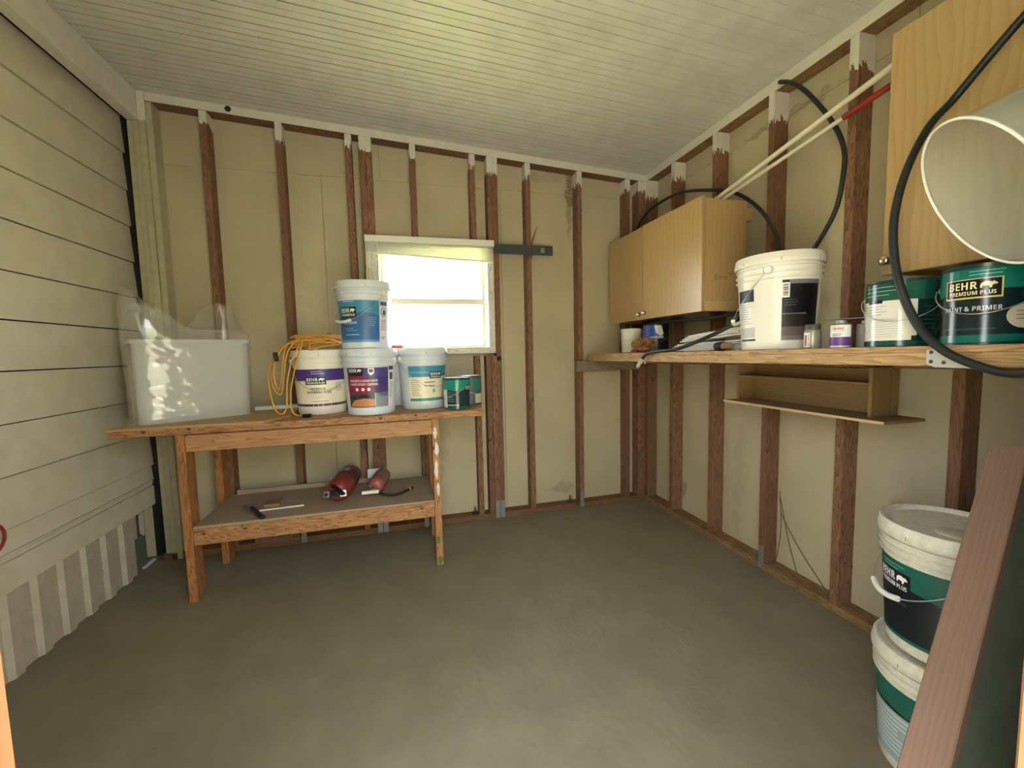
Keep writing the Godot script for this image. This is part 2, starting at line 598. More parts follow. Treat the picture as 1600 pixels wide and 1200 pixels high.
	M.wire = mat(srgb(200, 200, 200), 0.35, 0.8)
	M.black = mat(srgb(26, 26, 28), 0.55)
	M.hose = mat(srgb(34, 36, 32), 0.5)
	M.dark_metal = mat(srgb(70, 74, 80), 0.45, 0.3)
	M.dark = mat(srgb(30, 30, 26), 0.9)
	M.plastic = mat(srgb(236, 232, 218), 0.34)
	M.plastic_dirty = tri_mat(srgb(232, 226, 208), noise_tex(61, 0.03, Color(0.86, 0.85, 0.82), Color(1, 1, 1), 4, 256), 5.0, 0.45)
	M.plastic_blue = mat(srgb(216, 222, 228), 0.34)
	M.print = mat(Color.WHITE, 0.42)
	M.print.vertex_color_use_as_albedo = true
	M.print_can = mat(Color.WHITE, 0.2)
	M.print_can.vertex_color_use_as_albedo = true
	M.red = mat(srgb(138, 52, 48), 0.4)
	M.red_pale = mat(srgb(164, 92, 84), 0.45)
	M.red_pipe = mat(srgb(150, 38, 36), 0.5)
	M.pvc = mat(srgb(226, 218, 196), 0.35)
	M.white = mat(srgb(238, 236, 226), 0.5)
	M.paper = mat(srgb(240, 238, 228), 0.75)
	M.yellow = mat(srgb(216, 158, 62), 0.45)
	M.orange = mat(srgb(226, 96, 40), 0.4)
	M.rag = tri_mat(srgb(180, 132, 88), noise_tex(66, 0.05, Color(0.55, 0.5, 0.45), Color(1, 1, 1), 4, 256), 6.0, 0.9)
	M.can_dark = mat(srgb(30, 62, 58), 0.28, 0.15)
	M.can_green = mat(srgb(24, 96, 82), 0.28, 0.15)
	M.blue = mat(srgb(40, 66, 150), 0.35)
	M.green_paint = mat(srgb(62, 110, 44), 0.6)
	M.green_panel = tri_mat(srgb(108, 120, 104), noise_tex(71, 0.02, Color(0.82, 0.82, 0.82), Color(1, 1, 1), 4, 256), 2.0, 0.6)
	M.tub = mat(srgb(186, 186, 180), 0.45)
	M.film = mat(Color(0.96, 0.95, 0.92, 0.15), 0.08)
	M.film.transparency = BaseMaterial3D.TRANSPARENCY_ALPHA
	M.film.cull_mode = BaseMaterial3D.CULL_DISABLED
	M.clear_tub = mat(Color(0.80, 0.80, 0.74, 0.34), 0.12)
	M.clear_tub.transparency = BaseMaterial3D.TRANSPARENCY_ALPHA
	M.clear_tub.cull_mode = BaseMaterial3D.CULL_DISABLED
	M.glass = mat(Color(0.95, 0.98, 1.0, 0.06), 0.03)
	M.glass.transparency = BaseMaterial3D.TRANSPARENCY_ALPHA
	M.blind = mat(srgb(232, 228, 216), 0.4)
	M.notch = mat(srgb(150, 146, 136), 0.7)
	M.mark = mat(srgb(96, 70, 42), 0.8)
	M.cane = mat(srgb(120, 96, 62), 0.8)

func ceil_y(x: float) -> float:
	return 2.607 - 0.0598 * x

func build_floor_and_ground() -> void:
	var f := setting("floor")
	slab(f, "slab", Vector3(-3.62, -0.12, -0.12), Vector3(0.12, 0.0, 2.87), M.floor, 0.004)
	var g := setting("ground")
	slab(g, "lawn", Vector3(-30, -0.25, -30), Vector3(30, -0.15, 30), M.grass, 0.0)
	slab(g, "garden_fence", Vector3(-7, -0.15, 6.2), Vector3(4, 2.55, 6.26), M.fence, 0.0)
	slab(g, "path", Vector3(-6.5, -0.15, 2.87), Vector3(3.5, -0.11, 9.0), M.concrete, 0.004)

# a metal tie nailed over a stud, with nail heads
func strap(parent: Node, at: Vector3, w: float, h: float, m: Material, across: String) -> void:
	var st := begin()
	var t := 0.003
	if across == "z":
		add_cbox(st, Vector3(0, 0, t / 2), Vector3(w, h, t), 0.0008)
		for k in 5:
			add_cbox(st, Vector3((-1 if k % 2 else 1) * w * 0.22, -h / 2 + 0.015 + k * (h - 0.03) / 4.0, t), Vector3(0.007, 0.007, 0.003), 0.001)
	else:
		add_cbox(st, Vector3(-t / 2, 0, 0), Vector3(t, h, w), 0.0008)
		for k in 5:
			add_cbox(st, Vector3(-t, -h / 2 + 0.015 + k * (h - 0.03) / 4.0, (-1 if k % 2 else 1) * w * 0.22), Vector3(0.003, 0.007, 0.007), 0.001)
	part(parent, "strap", st.commit(), m, at)

# the white overspray that covers the upper end of a stud, with a ragged lower edge
func paint_end(parent: Node, lo: Vector3, hi: Vector3, drop: float) -> void:
	var e := 0.0007
	var st := begin()
	var n := 5
	for face in 3:   # front, left side, right side (the free sides of the stud)
		for k in n:
			var f0 := float(k) / n
			var f1 := float(k + 1) / n
			var d0 := drop * (0.7 + 0.5 * rng.randf())
			var d1 := drop * (0.7 + 0.5 * rng.randf())
			var a: Vector3
			var b: Vector3
			var nn: Vector3
			if face == 0:
				a = Vector3(lerpf(lo.x - e, hi.x + e, f0), hi.y, hi.z + e)
				b = Vector3(lerpf(lo.x - e, hi.x + e, f1), hi.y, hi.z + e)
				nn = Vector3.BACK
			else:
				var x := lo.x - e if face == 1 else hi.x + e
				a = Vector3(x, hi.y, lerpf(lo.z, hi.z + e, f0))
				b = Vector3(x, hi.y, lerpf(lo.z, hi.z + e, f1))
				nn = Vector3.LEFT if face == 1 else Vector3.RIGHT
			quad(st, a, b, b - Vector3(0, d1, 0), a - Vector3(0, d0, 0), nn)
	part(parent, "paint", st.commit(), M.paint)

func build_wall_back() -> void:
	var w := setting("wall_back")
	var z0 := -0.101
	var z1 := -0.089
	# outer cladding keeps the weather out; sheets of hardboard inside it
	for r in [[-3.62, -2.06, -0.15, 3.0], [-1.26, 0.14, -0.15, 3.0], [-2.06, -1.26, -0.15, 1.26], [-2.06, -1.26, 1.985, 3.0]]:
		slab(w, "cladding", Vector3(r[0], r[2], -0.135), Vector3(r[1], r[3], -0.1012), M.concrete, 0.0)
	var seam := 2.44
	for r in [[-3.56, -2.375, 0.0, seam - 0.002], [-2.373, -2.06, 0.0, seam - 0.002], [-1.26, -1.156, 0.0, seam - 0.002], [-1.154, 0.1, 0.0, seam - 0.002], [-2.058, -1.262, 0.0, 1.26], [-2.058, -1.262, 1.985, seam - 0.002], [-3.56, -2.0, seam + 0.002, 2.92], [-1.998, 0.1, seam + 0.002, 2.85]]:
		sheet(w, "hardboard_sheet", Vector3(r[0], r[2], z0), Vector3(r[1], r[3], z1), M.board_back)
	slab(w, "batten", Vector3(-3.5, seam - 0.02, -0.1005), Vector3(0.09, seam + 0.02, -0.095), M.paint, 0.0)
	# plates: the top one follows the roof, the bottom one lies on the slab
	var tp := PackedVector2Array([Vector2(-3.40, ceil_y(-3.40) - 0.052), Vector2(0.09, ceil_y(0.09) - 0.052), Vector2(0.09, ceil_y(0.09) + 0.02), Vector2(-3.40, ceil_y(-3.40) + 0.02)])
	part(w, "top_plate", extrude(tp, "z", -0.089, 0.001), M.plate)
	var fp := PackedVector2Array([Vector2(-3.285, ceil_y(-3.285) - 0.050), Vector2(-0.001, ceil_y(0) - 0.050), Vector2(-0.001, ceil_y(0) - 0.001), Vector2(-3.285, ceil_y(-3.285) - 0.001)])
	part(w, "plate_paint", extrude(fp, "z", 0.0012, 0.0022), M.paint)
	var bx := -3.40
	for x in [-2.62, -1.9, -1.20, -0.55, 0.09]:
		slab(w, "bottom_plate", Vector3(bx + 0.001, 0, -0.089), Vector3(x, 0.040, 0.0), M.plate)
		bx = x
	# studs: [left edge, right edge, foot, head (0 = top plate)]
	var e := -0.135
	var rows := [
		[e - SP * 7 - 0.038, e - SP * 7, 0.04, 0.0], [e - SP * 6 - 0.038, e - SP * 6, 0.04, 0.0], [e - SP * 5 - 0.038, e - SP * 5, 0.04, 0.0],
		[-2.120, -2.082, 0.04, 0.0], [-2.082, -2.044, 0.04, 1.225], [-2.082, -2.044, 2.045, 0.0],
		[e - SP * 4 - 0.038, e - SP * 4, 0.04, 1.225], [e - SP * 4 - 0.038, e - SP * 4, 2.045, 0.0],
		[e - SP * 3 - 0.038, e - SP * 3, 0.04, 1.225], [e - SP * 3 - 0.038, e - SP * 3, 2.045, 0.0],
		[-1.310, -1.272, 0.04, 1.225], [-1.270, -1.232, 0.04, 1.225], [-1.270, -1.232, 2.045, 0.0], [-1.232, -1.194, 0.04, 0.0],
		[e - SP * 2 - 0.038, e - SP * 2, 0.04, 0.0], [e - SP - 0.038, e - SP, 0.04, 0.0], [e - 0.038, e, 0.04, 0.0],
		[-0.062, -0.024, 0.04, 0.0], [-0.024, 0.014, 0.04, 0.0]]
	var i := 0
	for s in rows:
		var xm: float = (s[0] + s[1]) / 2.0
		var head: float = s[3] if s[3] > 0.0 else ceil_y(xm) - 0.052
		slab(w, "stud", Vector3(s[0], s[2], -0.089), Vector3(s[1], head, 0.0), M.studs[i % 3], 0.002)
		if s[3] == 0.0:
			paint_end(w, Vector3(s[0], s[2], -0.089), Vector3(s[1], head, 0.0), 0.07 + 0.05 * rng.randf())
		i += 1
	slab(w, "painted_stud", Vector3(-3.288, 0.04, -0.089), Vector3(-3.255, ceil_y(-3.27) - 0.052, -0.002), M.post, 0.002)
	for q in [[-2.5924, 0.15], [-2.101, 0.13], [-2.063, 0.14], [-1.7796, 0.14], [-1.251, 0.15], [-1.213, 0.15]]:
		var h: float = q[1]
		strap(w, Vector3(q[0], ceil_y(q[0]) - 0.008 - h / 2, 0.0023), 0.032, h, M.paint, "z")
	for q in [[-2.5924, 0.11], [-2.101, 0.12], [-2.063, 0.12], [-1.7796, 0.11], [-1.251, 0.13], [-1.213, 0.13], [-0.5604, 0.13]]:
		var h2: float = q[1]
		strap(w, Vector3(q[0], h2 / 2 + 0.003, 0.0005), 0.032, h2, M.steel_dull, "z")
	# anchor bolts through the bottom plate
	for x in [-1.42, -0.65]:
		var st := begin()
		add_cbox(st, Vector3(0, 0.006, 0), Vector3(0.05, 0.006, 0.05), 0.001)
		add_lathe(st, [Vector2(0, 0.028), Vector2(0.011, 0.028), Vector2(0.011, 0.009), Vector2(0.02, 0.009)], 6)
		add_lathe(st, [Vector2(0, 0.055), Vector2(0.006, 0.055), Vector2(0.006, 0.02)], 8)
		part(w, "anchor_bolt", st.commit(), mat(srgb(96, 66, 52), 0.7, 0.3), Vector3(x, 0.04, -0.03))
	# knot hole and broken splinter
	var kn := begin()
	add_lathe(kn, [Vector2(0, 0.0012), Vector2(0.016, 0.001), Vector2(0.018, 0.0)], 14, Transform3D(Basis.from_euler(Vector3(PI / 2, 0, 0)), Vector3.ZERO))
	part(w, "knot", kn.commit(), M.dark, Vector3(-1.213, 1.205, 0.0), Vector3.ZERO)
	var kn2 := begin()
	add_lathe(kn2, [Vector2(0, 0.0012), Vector2(0.016, 0.001), Vector2(0.018, 0.0)], 14, Transform3D(Basis.from_euler(Vector3(PI / 2, 0, 0)), Vector3.ZERO))
	part(w, "knot", kn2.commit(), M.dark, Vector3(-2.86, ceil_y(-2.86) - 0.020, 0.0024))
	var sp := PackedVector2Array([Vector2(-0.975, 1.93), Vector2(-0.945, 1.93), Vector2(-0.940, 2.03), Vector2(-0.903, 2.17), Vector2(-0.946, 2.07), Vector2(-0.962, 2.02)])
	part(w, "splinter", extrude(sp, "z", 0.0015, 0.012), M.studs[2])
	# the cream corner post, four boards side by side
	var px := [-3.448, -3.388, -3.356, -3.324, -3.290]
	for k in range(1, 4):
		slab(w, "post_board", Vector3(px[k] + 0.002, 0.0, -0.085), Vector3(px[k + 1], 2.64, -0.012 + 0.006 * k), M.post, 0.003)
	slab(w, "tar_paper", Vector3(-3.476, 0.0, -0.0885), Vector3(-3.33, 2.70, -0.0865), M.dark, 0.0)

func build_window() -> void:
	var w := setting("window_1")
	var f: Material = M.white_wood
	# lining of the opening
	slab(w, "lining_left", Vector3(-2.112, 1.245, -0.088), Vector3(-2.030, 2.045, 0.006), f, 0.002)
	slab(w, "lining_right", Vector3(-1.284, 1.245, -0.088), Vector3(-1.236, 2.045, 0.006), f, 0.002)
	slab(w, "lining_top", Vector3(-2.029, 1.985, -0.088), Vector3(-1.285, 2.044, 0.0), f, 0.002)
	slab(w, "sill", Vector3(-2.029, 1.245, -0.088), Vector3(-1.238, 1.290, 0.012), f, 0.003)
	# aluminium sash
	var al := mat(srgb(214, 208, 196), 0.45, 0.2)
	slab(w, "stile_left", Vector3(-2.028, 1.291, -0.128), Vector3(-2.006, 1.984, -0.09), al)
	slab(w, "stile_right", Vector3(-1.310, 1.291, -0.128), Vector3(-1.286, 1.984, -0.09), al)
	slab(w, "rail_top", Vector3(-2.005, 1.960, -0.128), Vector3(-1.311, 1.984, -0.09), al)
	slab(w, "rail_bottom", Vector3(-2.005, 1.291, -0.128), Vector3(-1.311, 1.306, -0.09), al)
	slab(w, "meeting_rail", Vector3(-2.005, 1.606, -0.128), Vector3(-1.311, 1.645, -0.085), al)
	for r in [[1.306, 1.606], [1.645, 1.960]]:
		slab(w, "pane", Vector3(-2.006, r[0], -0.113), Vector3(-1.310, r[1], -0.109), M.glass, 0.0)
	# the blind, pulled up, hangs in the head of the window
	var b := thing("mini_blind", "raised white mini blind bunched under the head of the window", "blind", Vector3(-1.674, 2.045, 0.004))
	slab(b, "headrail", Vector3(-0.438, -0.045, 0.004), Vector3(0.438, 0.0, 0.030), M.blind, 0.002)
	for k in 12:
		var yl := -0.0465 - 0.0052 * k
		var yr := yl - 0.0030 * k
		part(b, "slat", cbox(Vector3(0.85, 0.0032, 0.025), 0.001), M.blind, Vector3(0, (yl + yr) / 2 - 0.004, 0.016 + 0.004 * rng.randf()), Vector3(0.04 * rng.randf(), 0, atan((yr - yl) / 0.85)))
	var br := PackedVector2Array([Vector2(-0.425, -0.110), Vector2(0.425, -0.146), Vector2(0.425, -0.158), Vector2(-0.425, -0.120)])
	part(b, "bottom_rail", extrude(br, "z", 0.006, 0.028), M.blind)
	part(b, "wand", tube([Vector3(-0.357, -0.04, 0.035), Vector3(-0.358, -0.3, 0.037), Vector3(-0.357, -0.52, 0.036)], 0.003, 4, 6), M.blind)
	part(b, "cord", tube([Vector3(-0.385, -0.04, 0.033), Vector3(-0.386, -0.14, 0.034), Vector3(-0.392, -0.2, 0.033)], 0.0012, 4, 5), M.blind)

func build_wall_right() -> void:
	var w := setting("wall_right")
	slab(w, "cladding", Vector3(0.1012, -0.15, -0.135), Vector3(0.14, 2.75, 2.87), M.concrete, 0.0)
	var seam := 2.44
	for r in [[-0.088, 1.13, 0.0, seam - 0.002], [1.132, 2.352, 0.0, seam - 0.002], [2.354, 2.86, 0.0, seam - 0.002], [-0.088, 1.74, seam + 0.002, 2.62], [1.742, 2.86, seam + 0.002, 2.62]]:
		sheet(w, "hardboard_sheet", Vector3(0.089, r[2], r[0]), Vector3(0.1010, r[3], r[1]), M.board_right)
	slab(w, "batten", Vector3(0.095, seam - 0.02, -0.08), Vector3(0.1008, seam + 0.02, 2.85), M.paint, 0.0)
	slab(w, "top_plate", Vector3(0.0, 2.552, 0.002), Vector3(0.089, 2.60, 2.86), M.plate_right)
	slab(w, "plate_paint", Vector3(-0.0012, 2.553, 0.003), Vector3(-0.0002, 2.599, 2.72), M.paint, 0.0)
	var bz := 0.001
	for z in [0.95, 1.20, 2.0, 2.86]:
		slab(w, "bottom_plate", Vector3(0.0, 0, bz + 0.001), Vector3(0.089, 0.040, z), M.plate_right)
		bz = z
	var i := 0
	for k in range(-1, 7):
		var z: float = 0.328 + SP * k
		if k == -1:
			z = 0.002
		if k == 6:
			z = 2.70
		slab(w, "stud", Vector3(0.0, 0.04, z), Vector3(0.089, 2.552, z + 0.038), M.studs[(i + 1) % 3], 0.002)
		i += 1
		var st := begin()
		var e := 0.0007
		var d := 0.09 + 0.06 * rng.randf()
		for j in 5:
			var f0 := j / 5.0
			var f1 := (j + 1) / 5.0
			var a0 := d * (0.7 + 0.5 * rng.randf())
			var a1 := d * (0.7 + 0.5 * rng.randf())
			quad(st, Vector3(-e, 2.552, lerpf(z, z + 0.038, f0)), Vector3(-e, 2.552, lerpf(z, z + 0.038, f1)), Vector3(-e, 2.552 - a1, lerpf(z, z + 0.038, f1)), Vector3(-e, 2.552 - a0, lerpf(z, z + 0.038, f0)), Vector3.LEFT)
			quad(st, Vector3(lerpf(-e, 0.089, f0), 2.552, z + 0.038 + e), Vector3(lerpf(-e, 0.089, f1), 2.552, z + 0.038 + e), Vector3(lerpf(-e, 0.089, f1), 2.552 - a1, z + 0.038 + e), Vector3(lerpf(-e, 0.089, f0), 2.552 - a0, z + 0.038 + e), Vector3.BACK)
		part(w, "paint", st.commit(), M.paint)
	for q in [1.16]:
		strap(w, Vector3(-0.0014, 2.49, q), 0.032, 0.14, M.paint, "x")
		strap(w, Vector3(-0.0004, 0.07, q), 0.032, 0.13, M.steel_dull, "x")
	slab(w, "plate_filler", Vector3(0.0, 2.60, -0.08), Vector3(0.10, 2.66, 2.86), M.paint, 0.0)

func build_wall_left() -> void:
	var w := setting("wall_left")
	slab(w, "house_wall", Vector3(-3.75, 0.36, -0.12), Vector3(-3.472, 3.0, 2.87), M.dark, 0.0)
	slab(w, "crawl_space_wall", Vector3(-3.75, -0.15, -0.12), Vector3(-3.62, 0.36, 2.87), M.dark, 0.0)
	var y := 0.598
	var n := 0
	var laps := [0.598, 0.805, 1.013, 1.225, 1.434, 1.634, 1.845, 2.056, 2.266, 2.483, 2.70]
	for li in 10:
		var yb: float = laps[li]
		var zr := -0.076 + 0.006 * rng.randf_range(-1, 1)
		var lap: float = laps[li + 1] - yb - (0.0045 if yb > 1.3 else 0.006)
		var p := PackedVector2Array([Vector2(-3.4440, yb), Vector2(-3.4535, yb + lap), Vector2(-3.4660, yb + lap), Vector2(-3.4600, yb)])
		part(w, "siding_board", extrude(p, "z", zr, 2.735), M.siding)
		n += 1
	# starter board, drip cap and the flat band over the skirting
	var sb := PackedVector2Array([Vector2(-3.4480, 0.505), Vector2(-3.4540, 0.592), Vector2(-3.4660, 0.592), Vector2(-3.4600, 0.505)])
	part(w, "siding_board", extrude(sb, "z", -0.074, 2.735), M.siding)
	slab(w, "drip_cap", Vector3(-3.470, 0.492, -0.056), Vector3(-3.442, 0.503, 2.735), M.siding, 0.002)
	slab(w, "drip_cap", Vector3(-3.470, 0.474, -0.056), Vector3(-3.446, 0.4905, 2.735), M.siding, 0.002)
	slab(w, "band_board", Vector3(-3.470, 0.352, -0.056), Vector3(-3.440, 0.472, 2.735), M.siding, 0.003)
	# ribbed skirting sheet
	var st := begin()
	var z := 0.150
	var pts := []
	while z < 2.72:
		pts.append(Vector2(z, -3.458)); pts.append(Vector2(z + 0.055, -3.458)); pts.append(Vector2(z + 0.074, -3.442)); pts.append(Vector2(z + 0.116, -3.442)); pts.append(Vector2(z + 0.132, -3.458))
		z += 0.1405
	for k in pts.size() - 1:
		var a: Vector2 = pts[k]
		var b: Vector2 = pts[k + 1]
		if a.distance_to(b) < 1e-5:
			continue
		var nn := Vector3(b.x - a.x, 0, -(b.y - a.y)).normalized()
		var off := Vector3(-0.0018, 0, 0)
		var va := Vector3(a.y, 0.002, a.x)
		var vb := Vector3(b.y, 0.002, b.x)
		var up := Vector3(0, 0.352, 0)
		quad(st, va, vb, vb + up, va + up, nn)
		quad(st, va + off, vb + off, vb + up + off, va + up + off, -nn)
	part(w, "skirting_sheet", st.commit(), M.skirt)
	# where the skirting has come away by the corner post
	slab(w, "loose_board", Vector3(-3.52, 0.0, 0.01), Vector3(-3.475, 0.20, 0.145), M.green_panel)
	slab(w, "slat", Vector3(-3.50, 0.20, 0.095), Vector3(-3.47, 0.352, 0.128), M.skirt)
	slab(w, "slat", Vector3(-3.49, 0.19, 0.022), Vector3(-3.465, 0.352, 0.040), M.skirt)
	slab(w, "flashing", Vector3(-3.47, 0.0, -0.03), Vector3(-3.452, 0.012, 0.085), M.white)
	# roof beam along the house wall
	var t := setting("trim_1")
	slab(t, "beam", Vector3(-3.392, 2.645, -0.088), Vector3(-3.326, ceil_y(-3.30) + 0.02, 2.735), M.paint, 0.003)
	slab(t, "beam_filler", Vector3(-3.476, 2.705, -0.088), Vector3(-3.3925, 2.80, 2.735), M.dark, 0.0)
	slab(t, "post_cap", Vector3(-3.325, 2.641, -0.088), Vector3(-3.287, ceil_y(-3.30) + 0.01, 0.004), M.paint, 0.002)

func build_wall_front() -> void:
	var w := setting("wall_front")
	var zi := 2.735
	var zo := 2.855
	slab(w, "wall_panel", Vector3(-3.62, 0.0, zi), Vector3(-2.155, 3.0, zo), M.board_right, 0.0)
	slab(w, "wall_panel", Vector3(-1.270, 0.0, zi), Vector3(0.14, 3.0, zo), M.board_right, 0.0)
	slab(w, "wall_panel", Vector3(-2.155, 2.08, zi), Vector3(-1.270, 3.0, zo), M.board_right, 0.0)
	var d := setting("door_1")
	slab(d, "jamb", Vector3(-2.154, 0.0, zi - 0.004), Vector3(-2.107, 2.08, zo + 0.01), M.jamb, 0.003)
	slab(d, "jamb", Vector3(-1.309, 0.0, zi - 0.004), Vector3(-1.271, 2.08, zo + 0.01), M.jamb, 0.003)
	slab(d, "head", Vector3(-2.106, 2.04, zi - 0.004), Vector3(-1.310, 2.079, zo + 0.01), M.jamb, 0.003)

func build_ceiling() -> void:
	var c := setting("ceiling")
	var pitch := 0.0865
	var prof := [Vector2(0.0003, 0.0014), Vector2(0.0022, 0.0), Vector2(0.0410, 0.0), Vector2(0.0422, 0.0006), Vector2(0.0433, 0.0006), Vector2(0.0445, 0.0), Vector2(0.0842, 0.0), Vector2(0.0862, 0.0014)]
	var xa := -3.34
	var xb := 0.10
	var st := begin()
	for k in prof.size() - 1:
		var p: Vector2 = prof[k]
		var q: Vector2 = prof[k + 1]
		var nn := Vector3(-0.0597, -(q.x - p.x), q.y - p.y).normalized()
		if absf(q.y - p.y) < 1e-6:
			nn = Vector3(-0.0597, -0.998, 0).normalized()
		quad(st, Vector3(xa, ceil_y(xa) + p.y, p.x), Vector3(xb, ceil_y(xb) + p.y, p.x), Vector3(xb, ceil_y(xb) + q.y, q.x), Vector3(xa, ceil_y(xa) + q.y, q.x), nn)
	var u := Vector3(0.0597, 0.998, 0).normalized()
	quad(st, Vector3(xa, ceil_y(xa) + 0.014, 0.0003), Vector3(xb, ceil_y(xb) + 0.014, 0.0003), Vector3(xb, ceil_y(xb) + 0.014, 0.0862), Vector3(xa, ceil_y(xa) + 0.014, 0.0862), u)
	for zz in [0.0003, 0.0862]:
		quad(st, Vector3(xa, ceil_y(xa) + 0.004, zz), Vector3(xb, ceil_y(xb) + 0.004, zz), Vector3(xb, ceil_y(xb) + 0.014, zz), Vector3(xa, ceil_y(xa) + 0.014, zz), Vector3(0, 0, -1 if zz < 0.01 else 1))
	var m := st.commit()
	for k in 34:
		part(c, "ceiling_board", m, M.ceiling, Vector3(0, 0, -0.10 + pitch * k))
	var deck := PackedVector2Array([Vector2(-3.75, ceil_y(-3.75) + 0.015), Vector2(0.45, ceil_y(0.45) + 0.015), Vector2(0.45, ceil_y(0.45) + 0.10), Vector2(-3.75, ceil_y(-3.75) + 0.10)])
	part(c, "roof_deck", extrude(deck, "z", -0.62, 3.75), M.paint)

func build_bench() -> void:
	var b := thing("workbench", "orange-brown workbench of rough lumber with a low shelf under the window", "workbench", Vector3(-2.36, 0, 0.30))
	var o := Vector3(-2.36, 0, 0.30)
	var B: Array = M.bench
	# top: four planks
	var zs := [0.012, 0.160, 0.308, 0.455, 0.602]
	for k in 4:
		slab(b, "top_plank", Vector3(-3.287 + 0.008 * (k % 2), 0.880, zs[k] + 0.001) - o, Vector3(-1.452 - 0.004 * (k % 2), 0.918, zs[k + 1] - 0.001) - o, M.bench_top[k % 2] if k < 3 else B[0], 0.003)
	for x in [-3.016, -1.756]:
		for z in [[0.486, 0.575], [0.075, 0.164]]:
			var far: bool = z[0] < 0.2
			var p := PackedVector2Array([Vector2(z[0], 0.0 if far else 0.022), Vector2(z[1], 0.0), Vector2(z[1], 0.879), Vector2(z[0], 0.879)])
			var m := extrude_leg(p, x, x + 0.038)
			var leg := part(b, "leg", m, M.bench_leg[0 if x < -2 else 1], -o)
			if x > -2 and not far:
				var g := begin()
				for r in [[0.002, 0.058, 0.034, 0.0], [0.125, 0.185, 0.020, 0.001]]:
					g = begin()
					daub(g, x + 0.0375 - r[2] if r[3] == 0.0 else x + 0.003, x + 0.0375 if r[3] == 0.0 else x + 0.003 + r[2], r[0], r[1])
					part(leg, "green_paint", g.commit(), M.green_paint)
				for r in [[0.52, 0.64, 0.005, 0.030], [0.66, 0.74, 0.008, 0.036], [0.76, 0.83, 0.004, 0.030], [0.42, 0.50, 0.012, 0.034]]:
					g = begin()
					daub(g, x + r[2], x + r[3], r[0], r[1])
					part(leg, "white_paint", g.commit(), M.paint)
	slab(b, "front_apron", Vector3(-2.977, 0.786, 0.536) - o, Vector3(-1.757, 0.873, 0.574) - o, B[2], 0.002)
	slab(b, "back_apron", Vector3(-2.977, 0.790, 0.077) - o, Vector3(-1.757, 0.878, 0.115) - o, B[1], 0.002)
	slab(b, "shelf_front_rail", Vector3(-2.977, 0.297, 0.534) - o, Vector3(-1.757, 0.384, 0.572) - o, B[0], 0.002)
	slab(b, "shelf_back_rail", Vector3(-2.977, 0.300, 0.077) - o, Vector3(-1.757, 0.384, 0.115) - o, B[1], 0.002)
	slab(b, "shelf_board", Vector3(-2.976, 0.3845, 0.060) - o, Vector3(-1.758, 0.396, 0.570) - o, M.bench_shelf, 0.001)
	slab(b, "shelf_upstand", Vector3(-2.94, 0.3965, 0.062) - o, Vector3(-2.05, 0.425, 0.080) - o, M.bench_shelf, 0.001)
	for x in [-3.010, -1.752]:
		slab(b, "side_rail", Vector3(x + 0.034 if x < -2 else x - 0.034, 0.340, 0.116) - o, Vector3(x + 0.060 if x < -2 else x - 0.006, 0.384, 0.533) - o, B[1], 0.002)

# a ragged patch of old paint on the front of a bench leg
func daub(st: SurfaceTool, x0: float, x1: float, y0: float, y1: float) -> void:
	var n := 9
	var l := []
	var r := []
	for k in n + 1:
		var e := sin(PI * clampf(float(k) / n, 0.06, 0.94))
		var m := (x0 + x1) / 2
		l.append(m - (m - x0) * minf(1.0, e * 1.3) * rng.randf_range(0.55, 1.0))
		r.append(m + (x1 - m) * minf(1.0, e * 1.3) * rng.randf_range(0.55, 1.0))
	for k in n:
		var ya := lerpf(y0, y1, float(k) / n)
		var yb := lerpf(y0, y1, float(k + 1) / n)
		quad(st, Vector3(l[k], ya, 0.5756), Vector3(r[k], ya, 0.5756), Vector3(r[k + 1], yb, 0.5756), Vector3(l[k + 1], yb, 0.5756), Vector3.BACK)

func extrude_leg(p: PackedVector2Array, a: float, b: float) -> ArrayMesh:
	# grain upright: swap the uv that extrude() lays along the axis
	var st := begin()
	var mid := Vector2.ZERO
	for q in p:
		mid += q
	mid /= p.size()
	var off := Vector2(rng.randf(), rng.randf())
	for i in p.size():
		var q := p[i]
		var r := p[(i + 1) % p.size()]
		var e := r - q
		var n2 := Vector2(e.y, -e.x).normalized()
		if n2.dot((q + r) * 0.5 - mid) < 0.0:
			n2 = -n2
		quad(st, Vector3(a, q.y, q.x), Vector3(a, r.y, r.x), Vector3(b, r.y, r.x), Vector3(b, q.y, q.x), Vector3(0, n2.y, n2.x), off + Vector2(q.y, 0), off + Vector2(r.y, 0), off + Vector2(r.y, b - a), off + Vector2(q.y, b - a))
	for t in [a, b]:
		quad(st, Vector3(t, p[0].y, p[0].x), Vector3(t, p[1].y, p[1].x), Vector3(t, p[2].y, p[2].x), Vector3(t, p[3].y, p[3].x), Vector3(-1 if t == a else 1, 0, 0), off + Vector2(p[0].y, p[0].x), off + Vector2(p[1].y, p[1].x), off + Vector2(p[2].y, p[2].x), off + Vector2(p[3].y, p[3].x))
	return st.commit()

# ---------------------------------------------------------------- pails and tins
func pail_rad(y: float) -> float:
	return 0.1300 + 0.0165 * y / 0.30

func can_rad(_y: float) -> float:
	return 0.0815

